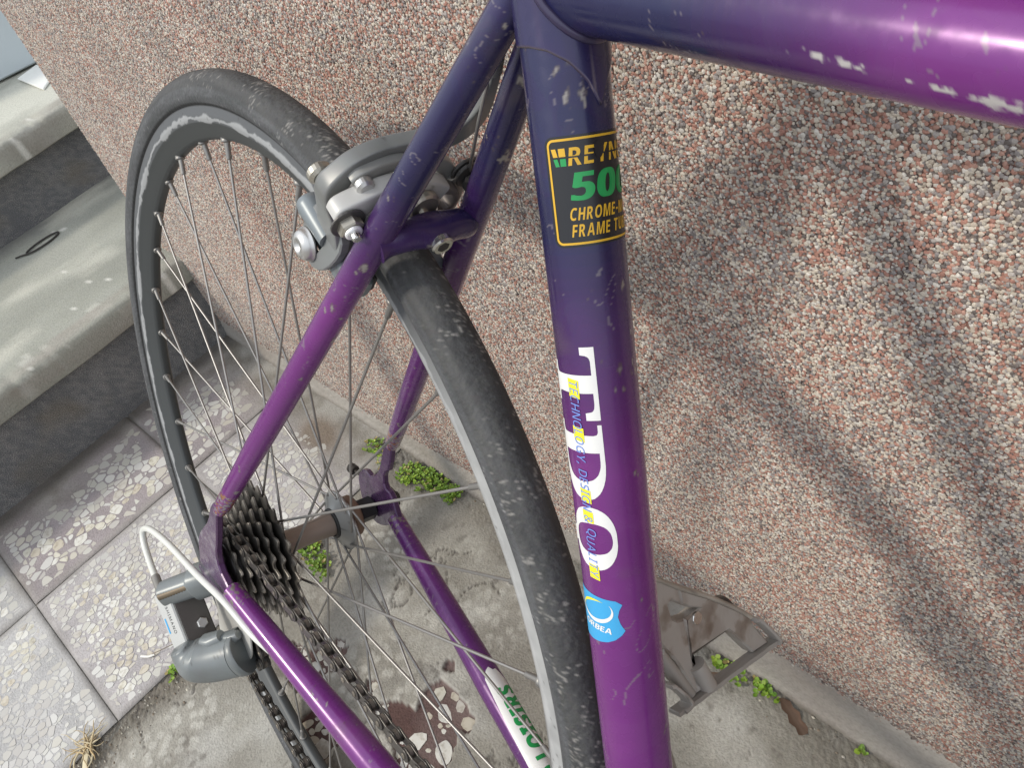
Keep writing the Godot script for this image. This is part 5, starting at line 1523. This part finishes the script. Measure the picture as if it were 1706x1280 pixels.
		if s < 0:
			var q2 := []
			for q in pr: q2.append(Vector2(-q.x, q.y))
			q2.reverse(); pr = q2
		lathe(bo, pr, 28, c, Vector3.BACK)
		put("shoe_bolt", _flip(bo).mesh(), M.satin, b)
	# barrel adjuster and inner cable
	var ba := Mb.new()
	var top := bk(-1, 93, 9.0); var bot := bk(-9, 75, 12.8)
	var bp := []; var bh := []
	for k in 30:
		bp.append(bot.lerp(top, k / 29.0)); bh.append((0.0040 if (k / 2) % 2 == 0 else 0.0033) * (1.0 if k < 22 else 0.8))
	sweep(ba, bp, bh, bh, Vector3.BACK, 16)
	tint_mesh(ba, Color(0.24, 0.24, 0.23), 0.4)
	put("barrel_adjuster", ba.mesh(), M.dull, b)
	var cb := Mb.new()
	sweep(cb, smooth_path([bk(-8, 74, 12.4), bk(-12, 50, 11.5), bk(-20, 28, 15), bk(-27.5, 9, 19)], 16), fill(16, 0.0008), fill(16, 0.0008), Vector3.BACK, 8)
	put("inner_cable", cb.mesh(), M.spoke, b)
	var ho := Mb.new()
	sweep(ho, smooth_path([top, bk(6, 108, 4), bk(-4, 132, -14), bk(-16, 150, -60)], 24), fill(24, 0.0026), fill(24, 0.0026), Vector3.BACK, 14)
	put("cable_housing", ho.mesh(), M.black, b)

func build_derailleur() -> void:
	var d := bgroup("rear_derailleur")
	var grey := Color(0.19, 0.205, 0.205)
	var kn := Mb.new()
	var ka := Vector3(-0.028, -0.029, 0.060); var kb := Vector3(-0.0515, -0.049, 0.0925)
	var kpts := []; var kh := []
	for q in [[0.0, 0.0120], [0.04, 0.0130], [0.34, 0.0128], [0.345, 0.0118], [0.42, 0.0098], [0.9, 0.0094], [0.97, 0.0092], [0.985, 0.0088], [1.0, 0.0074]]:
		kpts.append(ka.lerp(kb, q[0])); kh.append(q[1])
	sweep(kn, kpts, kh, kh, Vector3.UP, 28, 2.6)
	tint_mesh(kn, grey, 0.4)
	put("mounting_knuckle", kn.mesh(), M.grey_paint, d)
	var bs := Mb.new()
	var sp := []; var sh := []
	for k in 24:
		sp.append(ka.lerp(kb, 0.42 + 0.62 * k / 23.0) + Vector3(0.0065, 0.0052, 0.003)); sh.append(0.0030 if k % 2 == 0 else 0.0026)
	sweep(bs, sp, sh, sh, Vector3.UP, 12)
	tint_mesh(bs, Color(0.16, 0.12, 0.075), 0.5)
	put("adjusting_screw", bs.mesh(), M.dull, d)
	# parallelogram: pale outer link with lettering, dark hollow inner link
	var la := Vector3(-0.049, -0.049, 0.0915); var lb := Vector3(-0.011, -0.086, 0.0915)
	var ld := (lb - la).normalized(); var lp := Vector3(-ld.y, ld.x, 0)
	var ol := Mb.new()
	# the outer face leans back, so that it shows from above
	var zf := (Vector3.BACK + lp * 0.75).normalized(); var lq := zf.cross(ld)
	box(ol, la, ld, lq, zf, Vector3(-0.003, -0.0080, -0.0030), Vector3(0.048, 0.0062, 0.0036), 0.0010)
	tint_mesh(ol, Color(0.52, 0.52, 0.49), 0.22)
	put("outer_link", ol.mesh(), M.grey_paint, d)
	var il := Mb.new()
	box(il, la, ld, lp, Vector3.BACK, Vector3(0.002, -0.0055, -0.024), Vector3(0.056, 0.0060, -0.0026), 0.001)
	tint_mesh(il, Color(0.085, 0.075, 0.068), 0.4)
	put("inner_link", il.mesh(), M.dull, d)
	var lt := letters("SHIMANO", "Droid Sans", 400, 0.0024, Vector2(0.008, -0.0002), 1.3, 0.0, 0.25)
	var lm := Mb.new()
	bend(lm, lt, func(p: Vector2) -> Array: return [la + ld * p.x + lq * (p.y - 0.001) + zf * 0.00375, zf], 0.01)
	put("lettering", decal_mesh(lm), M.black, d)
	var bm := Mb.new()
	bend(bm, rect(0.016, -0.0058, 0.028, -0.0045), func(p: Vector2) -> Array: return [la + ld * p.x + lq * p.y + zf * 0.00375, zf], 0.01)
	put("blue_mark", decal_mesh(bm), M.sky_ink, d)
	# lower knuckle: an elbow that carries the cage pivot
	var ep := smooth_path([Vector3(-0.0190, -0.0745, 0.0960), Vector3(-0.0150, -0.0800, 0.0925), Vector3(-0.0080, -0.0835, 0.0865), Vector3(0.0000, -0.0815, 0.0780), Vector3(0.0075, -0.0770, 0.0690), Vector3(0.0125, -0.0735, 0.0630)], 36)
	var er := []
	for k in 36:
		var t := k / 35.0
		er.append(lerpf(0.0080, 0.0168, smoothstep(0.0, 0.42, t)))
	er[0] = 0.0055
	var dr := Mb.new()
	sweep(dr, ep, er, er, Vector3.UP, 40, 2.3)
	tint_mesh(dr, grey, 0.35)
	put("cage_knuckle", dr.mesh(), M.grey_paint, d)
	var kr := Mb.new()
	sweep(kr, [ep[35], ep[35] + Vector3(0.0008, 0.0006, -0.0010), ep[35] + Vector3(0.0010, 0.0008, -0.0012), ep[35] + Vector3(0.0034, 0.0026, -0.0040), ep[35] + Vector3(0.0036, 0.0028, -0.0043)], [0.0160, 0.0160, 0.0178, 0.0178, 0.0166], [0.0160, 0.0160, 0.0178, 0.0178, 0.0166], Vector3.UP, 40, 2.2)
	tint_mesh(kr, grey * 0.9, 0.4)
	put("knuckle_ring", kr.mesh(), M.grey_paint, d)
	for q in [[Vector3(-0.001, -0.0660, 0.0755), Vector3(0.0030, -0.0600, 0.0700), 0.0062], [Vector3(0.010, -0.0590, 0.0640), Vector3(0.0125, -0.0555, 0.0605), 0.0042]]:
		var lo := Mb.new()
		sweep(lo, [q[0] + Vector3(-0.006, -0.004, 0.004), q[0], q[1]], [q[2], q[2] * 1.15, q[2] * 0.8], [q[2], q[2] * 1.1, q[2] * 0.75], Vector3.UP, 18, 2.6)
		tint_mesh(lo, grey, 0.4)
		put("stop_lug", lo.mesh(), M.grey_paint, d)
	var bolt := Mb.new()
	sweep(bolt, [ka + (ka - kb) * 0.02, ka.lerp(kb, 1.0), ka.lerp(kb, 1.07)], [0.0046, 0.0046, 0.0040], [0.0046, 0.0046, 0.0040], Vector3.UP, 16)
	put("pivot_bolt", bolt.mesh(), M.satin, d)
	var cg := v2([-46, -64, -36, -50, -20, -38, 0, -26, 14, -25, 23, -32, 27, -52, 24, -74, 8, -92, -18, -111, -36, -116, -46, -106, -45, -92, -42, -78])
	for z in [[0.0555, 0.0572], [0.0440, 0.0455]]:
		var mb := Mb.new()
		extrude(mb, round_poly(cg, 2), Vector3.ZERO, Vector3.RIGHT, Vector3.UP, z[0], z[1], 0.0004)
		tint_mesh(mb, Color(0.52, 0.51, 0.47), 0.35)
		put("cage_plate", mb.mesh(), M.dull, d)
	for c in [Vector2(0.012, -0.068), Vector2(-0.033, -0.100)]:
		var mb := Mb.new()
		extrude(mb, gear_poly(10, pitch_radius(10) - 0.0003), Vector3(c.x, c.y, 0.0505), Vector3.RIGHT, Vector3.UP, -0.0012, 0.0012, 0.0002, Color(0.03, 0.03, 0.03))
		put("jockey_wheel", mb.mesh(), M.blackm, d)
	# white outer cable looping back into the upper knuckle
	var ca := Mb.new()
	var path := smooth_path([Vector3(0.088, -0.0105, 0.0590), Vector3(0.078, -0.0085, 0.0625), Vector3(0.062, -0.0055, 0.0668), Vector3(0.028, -0.001, 0.0715), Vector3(-0.012, -0.006, 0.0755), Vector3(-0.060, -0.011, 0.0795), Vector3(-0.092, -0.0185, 0.0828), Vector3(-0.1075, -0.028, 0.0852), Vector3(-0.1040, -0.037, 0.0876), Vector3(-0.0860, -0.043, 0.0900), Vector3(-0.0620, -0.0445, 0.0925)], 90)
	sweep(ca, path, fill(90, 0.0026), fill(90, 0.0026), Vector3.BACK, 16)
	put("cable_housing", ca.mesh(), M.white_housing, d)
	for q in [[0.30, 0.0], [0.30, 0.7]]:
		var ls := Mb.new()
		var o: Vector3 = ka.lerp(kb, q[0]) + Vector3(-0.0085 + 0.004 * q[1], 0.0045 + 0.006 * q[1], 0.002)
		sweep(ls, [o + Vector3(0.004, -0.003, 0), o + Vector3(-0.003, 0.003, 0.001), o + Vector3(-0.0036, 0.0036, 0.0012)], [0.0022, 0.0022, 0.0016], [0.0022, 0.0022, 0.0016], Vector3.UP, 12)
		put("limit_screw", ls.mesh(), M.satin, d)
	var pb := Mb.new()
	extrude(pb, hex(0.0042), la + ld * 0.030 + lp * 0.0060 + Vector3(0, 0, -0.016), ld, Vector3.BACK, -0.0045, 0.001, 0.0006)
	put("pinch_bolt", pb.mesh(), M.satin, d)
	var fe := Mb.new()
	sweep(fe, [Vector3(-0.0680, -0.0443, 0.0919), Vector3(-0.0610, -0.0446, 0.0926), Vector3(-0.0540, -0.0450, 0.0932)], fill(3, 0.0034), fill(3, 0.0034), Vector3.BACK, 14)
	tint_mesh(fe, Color(0.25, 0.24, 0.22), 0.5)
	put("ferrule", fe.mesh(), M.dull, d)

func build_bicycle() -> void:
	bike = Node3D.new()
	bike.name = numbered("bicycle"); add_child(bike)
	tag(bike, "worn purple and navy steel racing bicycle leaning against the granite wall", "bicycle")
	bike.transform = Transform3D(Basis(Vector3(0.99196, 0.0, 0.12654), Vector3(0.05014, 0.91813, -0.39309), Vector3(-0.11618, 0.39628, 0.91075)), Vector3.ZERO)
	build_frame()
	var rw := bgroup("rear_wheel")
	build_wheel(Vector3.ZERO, rw, true)
	var fw := bgroup("front_wheel")
	build_wheel(Vector3(0.985, 0, 0), fw, false)
	build_drive()
	build_brake()
	build_derailleur()

func _ready() -> void:
	var cam := Camera3D.new()
	cam.name = "camera"
	cam.transform = Transform3D(Basis(Vector3(0.7067, -0.2605, -0.6578), Vector3(-0.3601, 0.6679, -0.6513), Vector3(0.6090, 0.6972, 0.3782)).orthonormalized(), Vector3(0.4823, 0.7933, -0.0674))
	cam.fov = 48.41; cam.near = 0.02; cam.far = 120.0
	add_child(cam); cam.current = true
	var env := Environment.new()
	env.background_mode = Environment.BG_SKY
	var sky := Sky.new(); var sm := ProceduralSkyMaterial.new()
	sm.sky_top_color = Color(0.80, 0.825, 0.86); sm.sky_horizon_color = Color(0.58, 0.60, 0.625); sm.sky_curve = 0.3
	sm.ground_bottom_color = Color(0.35, 0.33, 0.30); sm.ground_horizon_color = Color(0.48, 0.47, 0.45)
	sky.sky_material = sm
	env.sky = sky
	env.ambient_light_source = Environment.AMBIENT_SOURCE_SKY
	env.background_energy_multiplier = 1.75
	env.tonemap_mode = Environment.TONE_MAPPER_LINEAR; env.tonemap_exposure = 1.38
	env.sdfgi_enabled = true; env.ssao_enabled = true; env.ssil_enabled = true
	var we := WorldEnvironment.new(); we.name = "world_environment"; we.environment = env
	add_child(we)
	var sun := DirectionalLight3D.new()
	sun.name = "sun"; sun.light_energy = 0.52; sun.light_color = Color(1.0, 0.97, 0.92); sun.light_angular_distance = 7.0; sun.shadow_enabled = true
	var az := deg_to_rad(-32.0); var el := deg_to_rad(40.0)
	var to := -Vector3(sin(az) * cos(el), sin(el), cos(az) * cos(el))
	sun.transform = Transform3D(Basis.looking_at(to, Vector3.UP), Vector3(0, 3, 0))
	add_child(sun)
	n1.seed = 1; n1.frequency = 0.02; n1.noise_type = FastNoiseLite.TYPE_SIMPLEX_SMOOTH; n1.fractal_octaves = 3
	n2.seed = 2; n2.frequency = 0.25; n2.noise_type = FastNoiseLite.TYPE_SIMPLEX; n2.fractal_octaves = 2
	n3.seed = 3; n3.frequency = 0.12; n3.noise_type = FastNoiseLite.TYPE_SIMPLEX_SMOOTH; n3.fractal_octaves = 4
	n4.seed = 4; n4.frequency = 0.075; n4.noise_type = FastNoiseLite.TYPE_CELLULAR; n4.cellular_return_type = FastNoiseLite.RETURN_DISTANCE; n4.fractal_type = FastNoiseLite.FRACTAL_NONE
	materials()
	build_ground()
	build_wall()
	build_steps()
	build_bicycle()
	build_weeds()
	build_litter()
